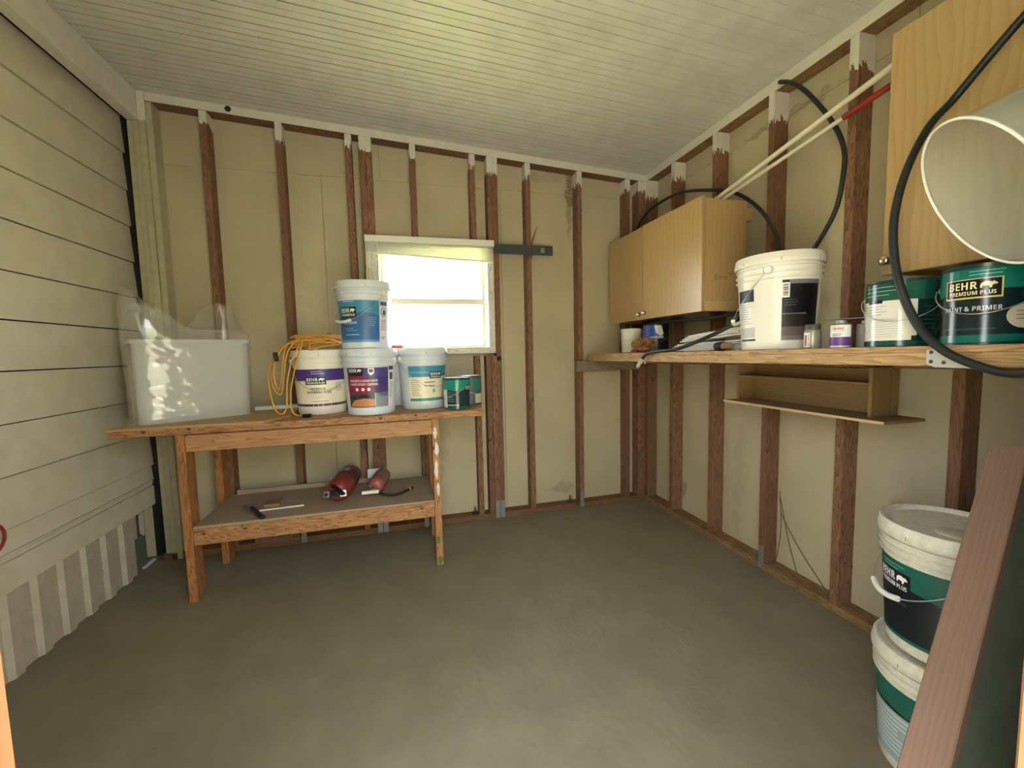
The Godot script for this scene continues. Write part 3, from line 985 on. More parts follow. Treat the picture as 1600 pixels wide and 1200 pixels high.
func bail(parent: Node, rad: float, y0: float, drop: float, psi: float, grip: bool, wire_r := 0.0018) -> void:
	var pts := []
	for k in 13:
		var t := -1.0 + k / 6.0
		var a := psi + t * PI / 2.0
		var r := rad + 0.010
		pts.append(Vector3(sin(a) * r, y0 - drop * cos(t * PI / 2.0), cos(a) * r))
	var b := part(parent, "bail", tube(pts, wire_r, 4, 6), M.wire)
	if grip:
		var g := []
		for k in 5:
			var t := -0.22 + k * 0.11
			var a := psi + t * PI / 2.0
			var r := rad + 0.012
			g.append(Vector3(sin(a) * r, y0 - drop * cos(t * PI / 2.0), cos(a) * r))
		part(b, "grip", tube(g, 0.008, 3, 10), M.white)
	for sg in [-1.0, 1.0]:
		var st := begin()
		var a: float = psi + sg * PI / 2.0
		var d := Vector3(sin(a), 0, cos(a))
		var k := 1.0 if wire_r > 0.0016 else 0.5
		add_lathe(st, [Vector2(0, 0.014 * k), Vector2(0.013 * k, 0.012 * k), Vector2(0.018 * k, 0.0), Vector2(0.018 * k, -0.012 * k)], 14, Transform3D(Basis(Quaternion(Vector3.UP, d)), d * rad + Vector3(0, y0, 0)))
		part(parent, "ear", st.commit(), M.white if k > 0.9 else M.steel)

# five-gallon pail: ribbed wall, lid, wire bail; the caller adds the print
func pail(label: String, at: Vector3, psi: float, opts := {}) -> Node3D:
	var t := thing("paint_pail", label, "bucket", at, 0.0, "five gallon paint pails")
	var m: Material = opts.get("mat", M.plastic)
	var H := 0.352
	var prof := [Vector2(0, 0.004), Vector2(0.118, 0.004), Vector2(0.122, 0.0), Vector2(0.128, 0.002), Vector2(0.1305, 0.010)]
	for k in 6:
		var y := 0.04 + k * 0.044
		prof.append(Vector2(pail_rad(y), y))
	for y in [0.276, 0.298, 0.320]:
		var r := pail_rad(y)
		prof.append(Vector2(r, y - 0.004)); prof.append(Vector2(r + 0.0065, y - 0.003)); prof.append(Vector2(r + 0.0075, y)); prof.append(Vector2(r + 0.0065, y + 0.003)); prof.append(Vector2(r, y + 0.004))
	prof.append(Vector2(pail_rad(0.34), 0.336)); prof.append(Vector2(pail_rad(0.34), H))
	part(t, "body", lathe(prof, 56), m)
	var lid := [Vector2(pail_rad(0.33) + 0.002, 0.330), Vector2(0.1575, 0.330), Vector2(0.1590, 0.334), Vector2(0.1590, 0.348), Vector2(0.1570, 0.352), Vector2(0.1560, 0.364), Vector2(0.1530, 0.370), Vector2(0.1470, 0.3705), Vector2(0.1430, 0.366), Vector2(0.1410, 0.358), Vector2(0.128, 0.357), Vector2(0.126, 0.360), Vector2(0.0, 0.361)]
	var l := part(t, "lid", lathe(lid, 56), m)
	if opts.get("cap", false):
		part(l, "spout_cap", lathe([Vector2(0.036, 0.359), Vector2(0.036, 0.364), Vector2(0.031, 0.367), Vector2(0.0, 0.366)], 24), mat(srgb(206, 196, 172), 0.5), Vector3(-0.05, 0, 0.03))
	# scored tear marks round the rim of the lid
	for k in 7:
		var st := begin()
		var a := TAU * k / 7.0 + 0.13
		var p := Vector3(sin(a), 0, cos(a)) * 0.1592 + Vector3(0, 0.341, 0)
		var bs := Basis(Vector3.UP, a)
		var q := [bs * Vector3(-0.0015, -0.006, 0.0) + p, bs * Vector3(0.0015, -0.006, 0.0) + p, bs * Vector3(0.0015, 0.006, 0.0) + p, bs * Vector3(-0.0015, 0.006, 0.0) + p, ]
		quad(st, q[0], q[1], q[2], q[3], bs * Vector3.BACK)
		part(l, "notch", st.commit(), M.notch)
	bail(t, pail_rad(0.30) + 0.004, 0.305, opts.get("drop", 0.17), psi, opts.get("grip", false))
	return t

func tin(called: String, label: String, at: Vector3, rad: float, h: float, wall: Material, psi := 0.0, with_bail := true, cat := "paint can", group := "paint tins") -> Node3D:
	var t := thing(called, label, cat, at, 0.0, group)
	part(t, "body", lathe([Vector2(0, 0.004), Vector2(rad - 0.004, 0.003), Vector2(rad + 0.001, 0.0), Vector2(rad + 0.0012, 0.004), Vector2(rad, 0.006), Vector2(rad, h - 0.006), Vector2(rad + 0.0012, h - 0.004), Vector2(rad + 0.001, h), Vector2(rad - 0.004, h), Vector2(rad - 0.006, h - 0.006)], 48), wall)
	part(t, "lid", lathe([Vector2(rad - 0.005, h - 0.004), Vector2(rad - 0.010, h - 0.0015), Vector2(rad - 0.014, h - 0.003), Vector2(rad - 0.016, h - 0.009), Vector2(0, h - 0.008)], 40), M.steel)
	if with_bail:
		bail(t, rad, h * 0.74, h * 0.36, psi, false, 0.0014)
	return t

func build_bench_load() -> void:
	var top := 0.918
	var pr: Callable = pail_rad
	var ink := srgb(50, 48, 60)
	var cream := srgb(238, 228, 200)
	var wh := srgb(244, 242, 236)
	# --- pail with the purple band, the cord heaped on it
	var p1 := pail("white pail with purple band label, yellow cord heaped on its lid", Vector3(-2.377, top, 0.300), deg_to_rad(12))
	var st := begin()
	var ph := deg_to_rad(9.9)
	print_rect(st, ph, pr, -0.19, 0.19, 0.040, 0.262, cream, 0.0004)
	print_rect(st, ph, pr, -0.19, 0.19, 0.196, 0.262, srgb(74, 52, 128), 0.0008)
	print_rect(st, ph, pr, -0.19, 0.19, 0.050, 0.064, srgb(84, 52, 110), 0.0008)
	print_lines(st, ph, pr, -0.05, 0.02, 0.250, 2, 0.012, 0.003, srgb(206, 200, 226), 0.0012)
	print_plate(st, ph, pr, -0.030, 0.196, 0.108, 0.044, 0.0013)
	print_text(st, ph, pr, "INTERIOR", -0.02, 0.150, 0.012, ink, 0.0012)
	print_text(st, ph, pr, "DRYWALL PLUS", -0.015, 0.130, 0.013, ink, 0.0012)
	print_lines(st, ph, pr, -0.06, 0.05, 0.080, 1, 0.01, 0.003, srgb(120, 110, 110), 0.0012)
	print_lines(st, ph, pr, -0.055, 0.04, 0.110, 2, 0.009, 0.0015, srgb(190, 176, 160), 0.0012)
	print_lines(st, ph, pr, 0.075, 0.125, 0.178, 5, 0.010, 0.0026, srgb(110, 100, 100), 0.0012)
	for q in [-0.05, -0.025, 0.0, 0.045]:
		print_rect(st, ph, pr, q, q + 0.004, 0.052, 0.062, srgb(210, 200, 220), 0.0012)
	part(p1, "label", st.commit(), M.print)
	# --- pail with the maroon garage-floor print
	var p2 := pail("white pail with maroon and violet garage floor print, bearing another pail", Vector3(-2.087, top, 0.440), deg_to_rad(155), {"mat": M.plastic_blue})
	st = begin()
	ph = deg_to_rad(4.0)
	print_rect(st, ph, pr, -0.135, 0.098, 0.045, 0.266, srgb(64, 58, 118), 0.0004)
	print_rect(st, ph, pr, -0.135, 0.098, 0.215, 0.266, srgb(78, 70, 136), 0.0007)
	print_poly(st, ph, pr, PackedVector2Array([Vector2(-0.135, 0.215), Vector2(-0.08, 0.222), Vector2(-0.02, 0.215), Vector2(0.02, 0.190), Vector2(0.02, 0.130), Vector2(-0.05, 0.122), Vector2(-0.135, 0.125)]), srgb(142, 34, 74), 0.0012)
	print_poly(st, ph, pr, PackedVector2Array([Vector2(0.02, 0.190), Vector2(0.055, 0.170), Vector2(0.098, 0.142), Vector2(0.098, 0.125), Vector2(0.02, 0.128)]), srgb(84, 56, 118), 0.0012)
	print_rect(st, ph, pr, -0.135, 0.020, 0.045, 0.122, srgb(70, 66, 66), 0.0009)
	print_rect(st, ph, pr, 0.020, 0.098, 0.045, 0.126, srgb(140, 150, 156), 0.0009)
	print_poly(st, ph, pr, PackedVector2Array([Vector2(0.03, 0.126), Vector2(0.095, 0.128), Vector2(0.095, 0.104), Vector2(0.05, 0.106)]), srgb(98, 118, 130), 0.0014)
	print_poly(st, ph, pr, PackedVector2Array([Vector2(-0.13, 0.05), Vector2(0.016, 0.05), Vector2(0.016, 0.090), Vector2(-0.04, 0.096), Vector2(-0.10, 0.084)]), srgb(206, 140, 92), 0.0014)
	print_rect(st, ph, pr, -0.070, -0.002, 0.100, 0.113, srgb(34, 34, 38), 0.0015)
	print_rect(st, ph, pr, -0.13, -0.085, 0.092, 0.112, srgb(40, 40, 44), 0.0015)
	print_rect(st, ph, pr, 0.018, 0.021, 0.050, 0.126, wh, 0.0016)
	print_plate(st, ph, pr, -0.080, 0.243, 0.085, 0.044, 0.0013, Color(0.95, 0.95, 0.95), "")
	print_poly(st, ph, pr, PackedVector2Array([Vector2(-0.012, 0.262), Vector2(0.018, 0.262), Vector2(0.018, 0.236), Vector2(0.003, 0.222), Vector2(-0.012, 0.236)]), wh, 0.0014)
	print_rect(st, ph, pr, -0.007, 0.013, 0.240, 0.257, srgb(142, 40, 80), 0.0018)
	print_text(st, ph, pr, "CONCRETE & GARAGE FLOOR", -0.040, 0.194, 0.013, wh, 0.0018, 0.150)
	print_text(st, ph, pr, "1-PART EPOXY COATING", -0.040, 0.174, 0.013, wh, 0.0018, 0.150)
	for q in [-0.075, -0.042, -0.012]:
		var ring := PackedVector2Array()
		for k in 12:
			ring.append(Vector2(q + 0.009 * cos(TAU * k / 12), 0.146 + 0.009 * sin(TAU * k / 12)))
		print_poly(st, ph, pr, ring, wh, 0.0018)
	print_rect(st, ph, pr, 0.100, 0.140, 0.045, 0.250, srgb(232, 232, 236), 0.0004)
	print_rect(st, ph, pr, 0.102, 0.138, 0.250, 0.270, srgb(56, 50, 96), 0.0008)
	print_rect(st, ph, pr, 0.108, 0.132, 0.195, 0.235, srgb(80, 80, 92), 0.0008)
	print_lines(st, ph, pr, 0.106, 0.136, 0.180, 9, 0.010, 0.003, srgb(110, 110, 120), 0.0008)
	part(p2, "label", st.commit(), M.print)
	# --- blue pail standing on it
	var p3 := pail("pail with big blue label standing on top of another pail by the window", Vector3(-2.102, top + 0.3715, 0.436), deg_to_rad(-42), {"mat": M.plastic_blue, "drop": 0.16, "grip": true})
	st = begin()
	ph = deg_to_rad(4.0)
	print_rect(st, ph, pr, -0.17, 0.078, 0.035, 0.262, srgb(54, 104, 158), 0.0004)
	print_poly(st, ph, pr, PackedVector2Array([Vector2(-0.17, 0.262), Vector2(-0.09, 0.262), Vector2(0.0, 0.262), Vector2(0.078, 0.262), Vector2(0.078, 0.182), Vector2(0.04, 0.190), Vector2(0.0, 0.195), Vector2(-0.05, 0.192), Vector2(-0.1, 0.18), Vector2(-0.17, 0.17)]), srgb(62, 140, 172), 0.0014)
	print_rect(st, ph, pr, -0.17, 0.078, 0.036, 0.048, srgb(92, 160, 200), 0.0010)
	print_plate(st, ph, pr, -0.088, 0.198, 0.094, 0.056, 0.0019)
	print_text(st, ph, pr, "EXTERIOR", -0.080, 0.140, 0.012, wh, 0.0012)
	print_lines(st, ph, pr, -0.115, -0.04, 0.112, 2, 0.012, 0.0025, srgb(170, 196, 220), 0.0010)
	print_lines(st, ph, pr, -0.115, -0.03, 0.078, 1, 0.012, 0.004, srgb(190, 210, 230), 0.0010)
	print_lines(st, ph, pr, 0.02, 0.065, 0.170, 5, 0.011, 0.0025, srgb(150, 184, 214), 0.0010)
	print_rect(st, ph, pr, -0.115, -0.05, 0.254, 0.257, srgb(210, 226, 236), 0.0018)
	print_rect(st, ph, pr, 0.082, 0.134, 0.035, 0.262, srgb(226, 228, 236), 0.0004)
	print_rect(st, ph, pr, 0.084, 0.132, 0.236, 0.258, srgb(92, 82, 150), 0.0008)
	var o1 := PackedVector2Array()
	var o2 := PackedVector2Array()
	for k in 18:
		o1.append(Vector2(0.108 + 0.021 * cos(TAU * k / 18), 0.200 + 0.028 * sin(TAU * k / 18)))
		o2.append(Vector2(0.108 + 0.017 * cos(TAU * k / 18), 0.200 + 0.024 * sin(TAU * k / 18)))
	print_poly(st, ph, pr, o1, srgb(76, 92, 130), 0.0012)
	print_poly(st, ph, pr, o2, srgb(226, 228, 236), 0.0016)
	print_poly(st, ph, pr, PackedVector2Array([Vector2(0.098, 0.184), Vector2(0.118, 0.184), Vector2(0.122, 0.205), Vector2(0.110, 0.216), Vector2(0.100, 0.208)]), srgb(76, 92, 130), 0.0020)
	print_lines(st, ph, pr, 0.088, 0.128, 0.158, 7, 0.009, 0.003, srgb(130, 136, 150), 0.0008)
	print_lines(st, ph, pr, 0.090, 0.120, 0.064, 2, 0.009, 0.004, srgb(100, 106, 140), 0.0008)
	part(p3, "label", st.commit(), M.print)
	# --- pail with the teal band
	var p4 := pail("white pail with teal band and cream label behind the small green can", Vector3(-1.785, top, 0.312), deg_to_rad(25), {"mat": M.plastic_blue})
	st = begin()
	ph = deg_to_rad(-3.2)
	print_rect(st, ph, pr, -0.082, 0.19, 0.050, 0.262, cream, 0.0004)
	print_rect(st, ph, pr, -0.082, 0.19, 0.196, 0.262, srgb(58, 142, 168), 0.0008)
	print_rect(st, ph, pr, -0.082, 0.19, 0.222, 0.226, srgb(150, 196, 208), 0.0012)
	print_rect(st, ph, pr, -0.080, 0.19, 0.050, 0.068, srgb(70, 150, 128), 0.0008)
	print_plate(st, ph, pr, 0.082, 0.206, 0.080, 0.042, 0.0013)
	print_lines(st, ph, pr, -0.068, -0.010, 0.178, 9, 0.0115, 0.003, srgb(110, 116, 116), 0.0008)
	print_lines(st, ph, pr, 0.01, 0.085, 0.166, 2, 0.022, 0.005, srgb(96, 104, 110), 0.0008)
	print_rect(st, ph, pr, 0.060, 0.076, 0.100, 0.122, srgb(98, 186, 70), 0.0012)
	part(p4, "label", st.commit(), M.print)
	# --- two gallon tins at the end of the bench
	var cr: Callable = can_rad
	var c1 := tin("paint_can", "dark green paint can at the front right end of the workbench", Vector3(-1.592, top, 0.462), 0.0805, 0.186, M.can_dark, deg_to_rad(-60))
	st = begin()
	ph = deg_to_rad(-7.0)
	print_rect(st, ph, cr, -0.252, 0.25, 0.010, 0.176, srgb(34, 52, 58), -0.0004)
	print_poly(st, ph, cr, PackedVector2Array([Vector2(-0.10, 0.176), Vector2(-0.05, 0.176), Vector2(0.0, 0.176), Vector2(0.05, 0.176), Vector2(0.12, 0.176), Vector2(0.12, 0.128), Vector2(0.07, 0.118), Vector2(0.03, 0.112), Vector2(-0.02, 0.112), Vector2(-0.06, 0.118), Vector2(-0.10, 0.118)]), srgb(30, 138, 118), 0.0012)
	print_rect(st, ph, cr, -0.098, -0.062, 0.012, 0.118, srgb(206, 212, 214), 0.0004)
	print_rect(st, ph, cr, -0.25, 0.25, 0.004, 0.016, srgb(30, 110, 96), 0.0002)
	print_plate(st, ph, cr, 0.080, 0.128, 0.055, 0.028, 0.0014)
	print_lines(st, ph, cr, -0.055, -0.012, 0.105, 6, 0.011, 0.002, srgb(150, 160, 166), 0.0008)
	print_text(st, ph, cr, "PREMIUM PLUS", -0.030, 0.026, 0.008, wh, 0.0008)
	part(c1, "label", st.commit(), M.print_can)
	var c2 := tin("paint_can", "grey-green paint can behind another can at the bench end", Vector3(-1.488, top, 0.285), 0.0805, 0.186, M.can_dark, deg_to_rad(30))
	st = begin()
	ph = deg_to_rad(-9.0)
	print_rect(st, ph, cr, -0.25, 0.25, 0.010, 0.178, srgb(78, 96, 96), -0.0004)
	print_rect(st, ph, cr, 0.04, 0.11, 0.010, 0.070, srgb(206, 196, 176), 0.0002)
	print_rect(st, ph, cr, 0.02, 0.12, 0.10, 0.165, srgb(50, 120, 106), 0.0002)
	part(c2, "label", st.commit(), M.print)
	part(c2, "drip", lathe([Vector2(0.0, 0.184), Vector2(0.03, 0.184), Vector2(0.035, 0.182)], 16), M.white, Vector3(-0.02, 0.001, 0.02))
	# crumpled clear wrap between tins and pail
	# --- jug with an orange cap behind the pails
	var j := thing("jug", "white plastic jug with an orange cap between the pails", "jug", Vector3(-1.930, top, 0.110), PI / 2)
	part(j, "body", lathe([Vector2(0, 0.002), Vector2(0.068, 0.0), Vector2(0.074, 0.012), Vector2(0.074, 0.25), Vector2(0.068, 0.29), Vector2(0.045, 0.335), Vector2(0.034, 0.345), Vector2(0.034, 0.365)], 32), M.plastic_blue)
	part(j, "cap", lathe([Vector2(0.034, 0.362), Vector2(0.038, 0.363), Vector2(0.039, 0.392), Vector2(0.036, 0.396), Vector2(0, 0.396)], 24), M.orange)
	part(j, "handle", tube([Vector3(0.04, 0.33, 0.0), Vector3(0.095, 0.30, 0.0), Vector3(0.1, 0.22, 0.0), Vector3(0.070, 0.16, 0.0)], 0.010, 6, 8), M.plastic_blue)
	# --- the yellow cord
	var cd := thing("extension_cord", "yellow extension cord looped over the pail with purple band", "cord", Vector3(-2.377, top + 0.371, 0.300))
	var r := RandomNumberGenerator.new()
	r.seed = 5
	var pts := []
	var turns := 7
	for k in turns * 9:
		var a := TAU * k / 9.0 + 0.4
		var ring := 0.045 + 0.075 * absf(sin(k * 0.61)) + 0.01 * r.randf()
		var hgt := 0.008 + 0.085 * (float(k) / (turns * 9)) * (1.0 - ring * 3.0) + 0.035 * r.randf()
		pts.append(Vector3(cos(a) * ring * 1.15 - 0.01, hgt, sin(a) * ring))
	# loops falling down the left side of the pail, then the end with the plug
	var lo := [
		[-0.10, 0.05, 0.07], [-0.165, 0.02, 0.10], [-0.215, -0.07, 0.11], [-0.222, -0.17, 0.10], [-0.205, -0.215, 0.11], [-0.185, -0.17, 0.12], [-0.175, -0.07, 0.11], [-0.15, 0.03, 0.08], [-0.06, 0.07, 0.05],
		[-0.13, 0.055, 0.0], [-0.20, 0.0, 0.02], [-0.24, -0.10, 0.06], [-0.235, -0.20, 0.10], [-0.19, -0.245, 0.12], [-0.17, -0.15, 0.125], [-0.15, -0.02, 0.11], [-0.09, 0.07, 0.08],
		[0.0, 0.085, 0.09], [0.08, 0.06, 0.11], [0.12, 0.03, 0.08], [0.05, 0.02, 0.15], [-0.02, 0.0, 0.165], [-0.03, 0.04, 0.12], [-0.10, 0.06, 0.06],
		[-0.20, 0.01, 0.05], [-0.252, -0.10, 0.09], [-0.242, -0.22, 0.13], [-0.215, -0.32, 0.16], [-0.175, -0.349, 0.175], [-0.155, -0.30, 0.16], [-0.150, -0.18, 0.145], [-0.12, -0.06, 0.14], [-0.07, 0.05, 0.10], [-0.02, 0.07, 0.06],
		[-0.06, 0.06, 0.11], [-0.075, -0.02, 0.165], [-0.11, -0.12, 0.150], [-0.135, -0.24, 0.148], [-0.13, -0.33, 0.165], [-0.10, -0.358, 0.19], [-0.07, -0.3615, 0.20]]
	for q in lo:
		pts.append(Vector3(q[0], q[1], q[2]))
	part(cd, "cable", tube(pts, 0.0043, 5, 7), M.yellow)
	var pl := part(cd, "plug", cbox(Vector3(0.050, 0.018, 0.024), 0.005), M.black, Vector3(-0.046, -0.3605, 0.207), Vector3(0, -0.25, 0))
	var pg := begin()
	for q in [-0.006, 0.006]:
		add_cbox(pg, Vector3(0.034, 0, q), Vector3(0.018, 0.006, 0.0015), 0.0003)
	part(pl, "prongs", pg.commit(), M.chrome)
	part(cd, "socket", cbox(Vector3(0.022, 0.052, 0.024), 0.005), M.black, Vector3(-0.205, -0.035, 0.115), Vector3(0, 0, 0.15))
	# --- plywood offcut, white strip, and the bin in its wrapping
	var ply := PackedVector2Array([Vector2(-3.27, 0.628), Vector2(-2.60, 0.628), Vector2(-2.525, 0.43), Vector2(-2.53, 0.14), Vector2(-3.24, 0.14)])
	var pw := thing("plywood_sheet", "thin tan plywood offcut lying under the wrapped bin", "plywood", Vector3(-2.9, top, 0.35))
	var pm := extrude(ply, "y", 0.0, 0.012)
	part(pw, "sheet", pm, M.ply, Vector3(2.9, 0, -0.35))
	var ws := thing("white_strip", "narrow white-edged strip lying behind the yellow cord", "board", Vector3(-2.64, top + 0.0125, 0.10), deg_to_rad(4))
	slab(ws, "strip", Vector3(-0.15, 0.0, -0.03), Vector3(0.13, 0.020, 0.035), M.white, 0.001)
	build_bin(Vector3(-3.045, top + 0.0125, 0.295))

func build_bin(at: Vector3) -> void:
	var turn := deg_to_rad(32)
	var lx := 0.25
	var lz := 0.165
	var h := 0.425
	var b := thing("storage_bin", "pale grey plastic bin in crumpled clear film at the left bench end", "bin", at, turn)
	# open bin with a rim, walls tapering slightly and rounded corners
	var st := begin()
	var ring := func(f: float, y: float, inset: float) -> Array:
		var out := []
		var rc := 0.045
		for cnr in 4:
			var sx: float = [1, -1, -1, 1][cnr]
			var sz: float = [1, 1, -1, -1][cnr]
			for k in 6:
				var a := PI / 2 * k / 5.0 + PI / 2 * cnr
				out.append(Vector3(sx * (lx * f - inset - rc) + cos(a) * rc, y, sz * (lz * f - inset - rc) + sin(a) * rc))
		return out
	var rings := [ring.call(0.975, 0.0, 0.0), ring.call(1.0, h - 0.02, 0.0), ring.call(1.0, h - 0.02, -0.010), ring.call(1.0, h, -0.010), ring.call(1.0, h, 0.004), ring.call(0.975, 0.006, 0.004)]
	for k in rings.size() - 1:
		for i in 24:
			var j := (i + 1) % 24
			var A: Vector3 = rings[k][i]
			var B: Vector3 = rings[k][j]
			var C: Vector3 = rings[k + 1][j]
			var D: Vector3 = rings[k + 1][i]
			var nn := (B - A).cross(D - A).normalized()
			var outw := Vector3(A.x, 0, A.z)
			if k == 0 or k == 2:
				if nn.dot(outw) < 0: nn = -nn
			elif k == 4:
				if nn.dot(outw) > 0: nn = -nn
			elif k == 1:
				if nn.y > 0: nn = -nn
			elif nn.y < 0: nn = -nn
			quad(st, A, B, C, D, nn)
	for i in range(1, 23):
		tri(st, rings[0][0], rings[0][i], rings[0][i + 1], Vector3.DOWN)
		tri(st, rings[5][0], rings[5][i], rings[5][i + 1], Vector3.UP)
	part(b, "shell", st.commit(), M.tub)
	# film: clings to the walls, then stands up in two crumpled peaks and falls in
	var n := FastNoiseLite.new()
	n.seed = 9
	n.frequency = 1.0
	n.fractal_octaves = 3
	var cols := 140
	var rows := 60
	var grid := []
	for i in cols:
		var t := TAU * i / cols
		var dx := cos(t)
		var dz := sin(t)
		var k := 1.0 / pow(pow(absf(dx) / (lx + 0.014), 7.0) + pow(absf(dz) / (lz + 0.014), 7.0), 1.0 / 7.0)
		var base := Vector3(dx * k, 0, dz * k)
		# peaks by direction: back-left corner and right end
		var pk := 0.235 * exp(-pow(wrapf(t - 3.62, -PI, PI) / 0.50, 2.0)) + 0.17 * exp(-pow(wrapf(t - 5.60, -PI, PI) / 0.55, 2.0)) + 0.05 + 0.13 * exp(-pow(wrapf(t - 2.5, -PI, PI) / 0.5, 2.0))
		var col := []
		for j in rows:
			var f := float(j) / (rows - 1)
			var p: Vector3
			if f < 0.6:
				var g := f / 0.6
				var wr := n.get_noise_3d(base.x * 9.0, g * 14.0, base.z * 9.0) * 0.006 + n.get_noise_3d(base.x * 14.0, g * 70.0, base.z * 14.0) * 0.0045
				p = base * (lerpf(0.99, 1.02, g) + wr * 3.0) + Vector3(0, g * (h + 0.004) + 0.001, 0)
				if g < 0.06:
					p += base.normalized() * (0.06 - g) * 0.35
			else:
				var g := (f - 0.6) / 0.4
				var wr := n.get_noise_3d(base.x * 7.0 + 4.0, g * 3.0, base.z * 7.0) * 0.05 * g + n.get_noise_3d(base.x * 22.0, g * 9.0, base.z * 22.0) * 0.018 * g
				var inw := 1.02 - 0.30 * g * g + (0.10 * g if pk > 0.2 else 0.0)
				p = base * (inw + wr) + Vector3(0, h + 0.004 + pk * sin(minf(g * 1.25, 1.0) * PI / 2.0) * (1.0 + wr * 2.0) - 0.03 * maxf(0.0, g - 0.8), 0)
			col.append(p)
		grid.append(col)
	var fs := begin()
	fs.set_smooth_group(0)
	for i in cols:
		var i2 := (i + 1) % cols
		for j in rows - 1:
			var A: Vector3 = grid[i][j]
			var B: Vector3 = grid[i2][j]
			var C: Vector3 = grid[i2][j + 1]
			var D: Vector3 = grid[i][j + 1]
			for v in [A, D, C, A, C, B]:
				fs.add_vertex(v)
	fs.index()
	fs.generate_normals()
	part(b, "film", fs.commit(), M.film)

func extinguisher(label: String, at: Vector3, turn: float, rad: float, length: float, m: Material, small: bool) -> Node3D:
	var t := thing("fire_extinguisher", label, "extinguisher", at, turn, "fire extinguishers on the low shelf")
	var xf := Transform3D(Basis.from_euler(Vector3(PI / 2, 0, 0)), Vector3(0, rad, 0))   # axis along +z, valve to +z
	var st := begin()
	var prof := [Vector2(0, -length / 2 + 0.006), Vector2(rad * 0.8, -length / 2 + 0.004), Vector2(rad * 0.95, -length / 2), Vector2(rad, -length / 2 + 0.02), Vector2(rad, length / 2 - rad * 0.9)]
	for k in range(1, 8):
		var a := PI / 2 * k / 7.0
		prof.append(Vector2(rad * (0.26 + 0.74 * cos(a)), length / 2 - rad * 0.9 + rad * 0.9 * sin(a)))
	add_lathe(st, prof, 36, xf)
	part(t, "cylinder", st.commit(), m)
	st = begin()
	add_lathe(st, [Vector2(rad * 1.004, -length * 0.28), Vector2(rad * 1.006, -length * 0.27), Vector2(rad * 1.006, length * (0.05 if not small else 0.16)), Vector2(rad * 1.004, length * (0.06 if not small else 0.17))], 36, xf)
	part(t, "label_band", st.commit(), mat(srgb(150, 120, 112), 0.5) if small else mat(srgb(96, 50, 50), 0.5))
	if not small:
		st = begin()
		for k in 6:
			var a0 := -0.9 + 0.22 * k
			var a1 := a0 + 0.22
			quad(st, Vector3(sin(a0) * rad * 1.009, rad + cos(a0) * rad * 1.009, -0.10), Vector3(sin(a1) * rad * 1.009, rad + cos(a1) * rad * 1.009, -0.10), Vector3(sin(a1) * rad * 1.009, rad + cos(a1) * rad * 1.009, -0.035), Vector3(sin(a0) * rad * 1.009, rad + cos(a0) * rad * 1.009, -0.035), Vector3(sin(a0 + 0.11), cos(a0 + 0.11), 0))
		part(t, "paper_tag", st.commit(), mat(srgb(196, 188, 178), 0.6))
	st = begin()
	add_lathe(st, [Vector2(rad * 0.30, length / 2 - 0.006), Vector2(rad * 0.30, length / 2 + 0.03), Vector2(rad * 0.2, length / 2 + 0.034), Vector2(0, length / 2 + 0.034)], 16, xf)
	part(t, "valve", st.commit(), M.chrome if small else M.black)
	var zt := length / 2 + 0.02
	if not small:
		var lv := part(t, "lever", cbox(Vector3(0.026, 0.012, 0.125), 0.003), M.black, Vector3(0.020, rad + 0.030, zt + 0.030), Vector3(0.20, -0.55, 0.0))
		lv.rotation = Vector3(0.25, 0.75, 0.0)
		part(t, "carry_handle", cbox(Vector3(0.026, 0.008, 0.11), 0.002), M.dark_metal, Vector3(-0.012, rad + 0.004, zt + 0.025), Vector3(0.05, 0.55, 0.0))
		for sg in [-1.0, 1.0]:
			var g := begin()
			add_cbox(g, Vector3.ZERO, Vector3(0.034, 0.036, 0.004), 0.001)
			add_lathe(g, [Vector2(0, 0.0035), Vector2(0.010, 0.0035), Vector2(0.011, 0.002)], 16, Transform3D(Basis.from_euler(Vector3(PI / 2, 0, 0)), Vector3.ZERO))
			part(t, "gauge" if sg < 0 else "nozzle", g.commit(), M.steel, Vector3(sg * 0.045, rad + 0.004, zt + 0.020), Vector3(-0.3, sg * 0.3, 0))
		part(t, "gauge_face", lathe([Vector2(0.009, 0.0), Vector2(0.009, 0.003), Vector2(0, 0.003)], 14), M.black, Vector3(-0.046, rad + 0.003, zt + 0.023), Vector3(PI / 2 - 0.3, -0.3, 0))
	else:
		part(t, "lever", cbox(Vector3(0.10, 0.018, 0.022), 0.002), M.white, Vector3(-0.02, rad - 0.018, zt + 0.022), Vector3(0, 0.10, 0.02))
		part(t, "hanger_plate", cbox(Vector3(0.12, 0.06, 0.003), 0.001), M.steel, Vector3(-0.035, rad + 0.018, -length * 0.45), Vector3(-0.2, 0.1, 0))
		part(t, "pin_wire", tube([Vector3(-0.02, rad + 0.01, zt), Vector3(-0.05, rad + 0.012, zt - 0.01), Vector3(-0.068, rad + 0.03, zt - 0.05)], 0.002, 5, 6), M.wire)
		part(t, "hose", tube([Vector3(0.03, rad - 0.025, zt + 0.025), Vector3(0.08, 0.014, zt + 0.035), Vector3(0.14, 0.012, zt + 0.025), Vector3(0.19, 0.016, zt - 0.02), Vector3(0.22, 0.018, zt - 0.06)], 0.008, 6, 10), M.black)
		part(t, "nozzle_ring", tube([Vector3(0.200, 0.017, zt - 0.034), Vector3(0.204, 0.017, zt - 0.040)], 0.0105, 2, 12), M.white)
	return t

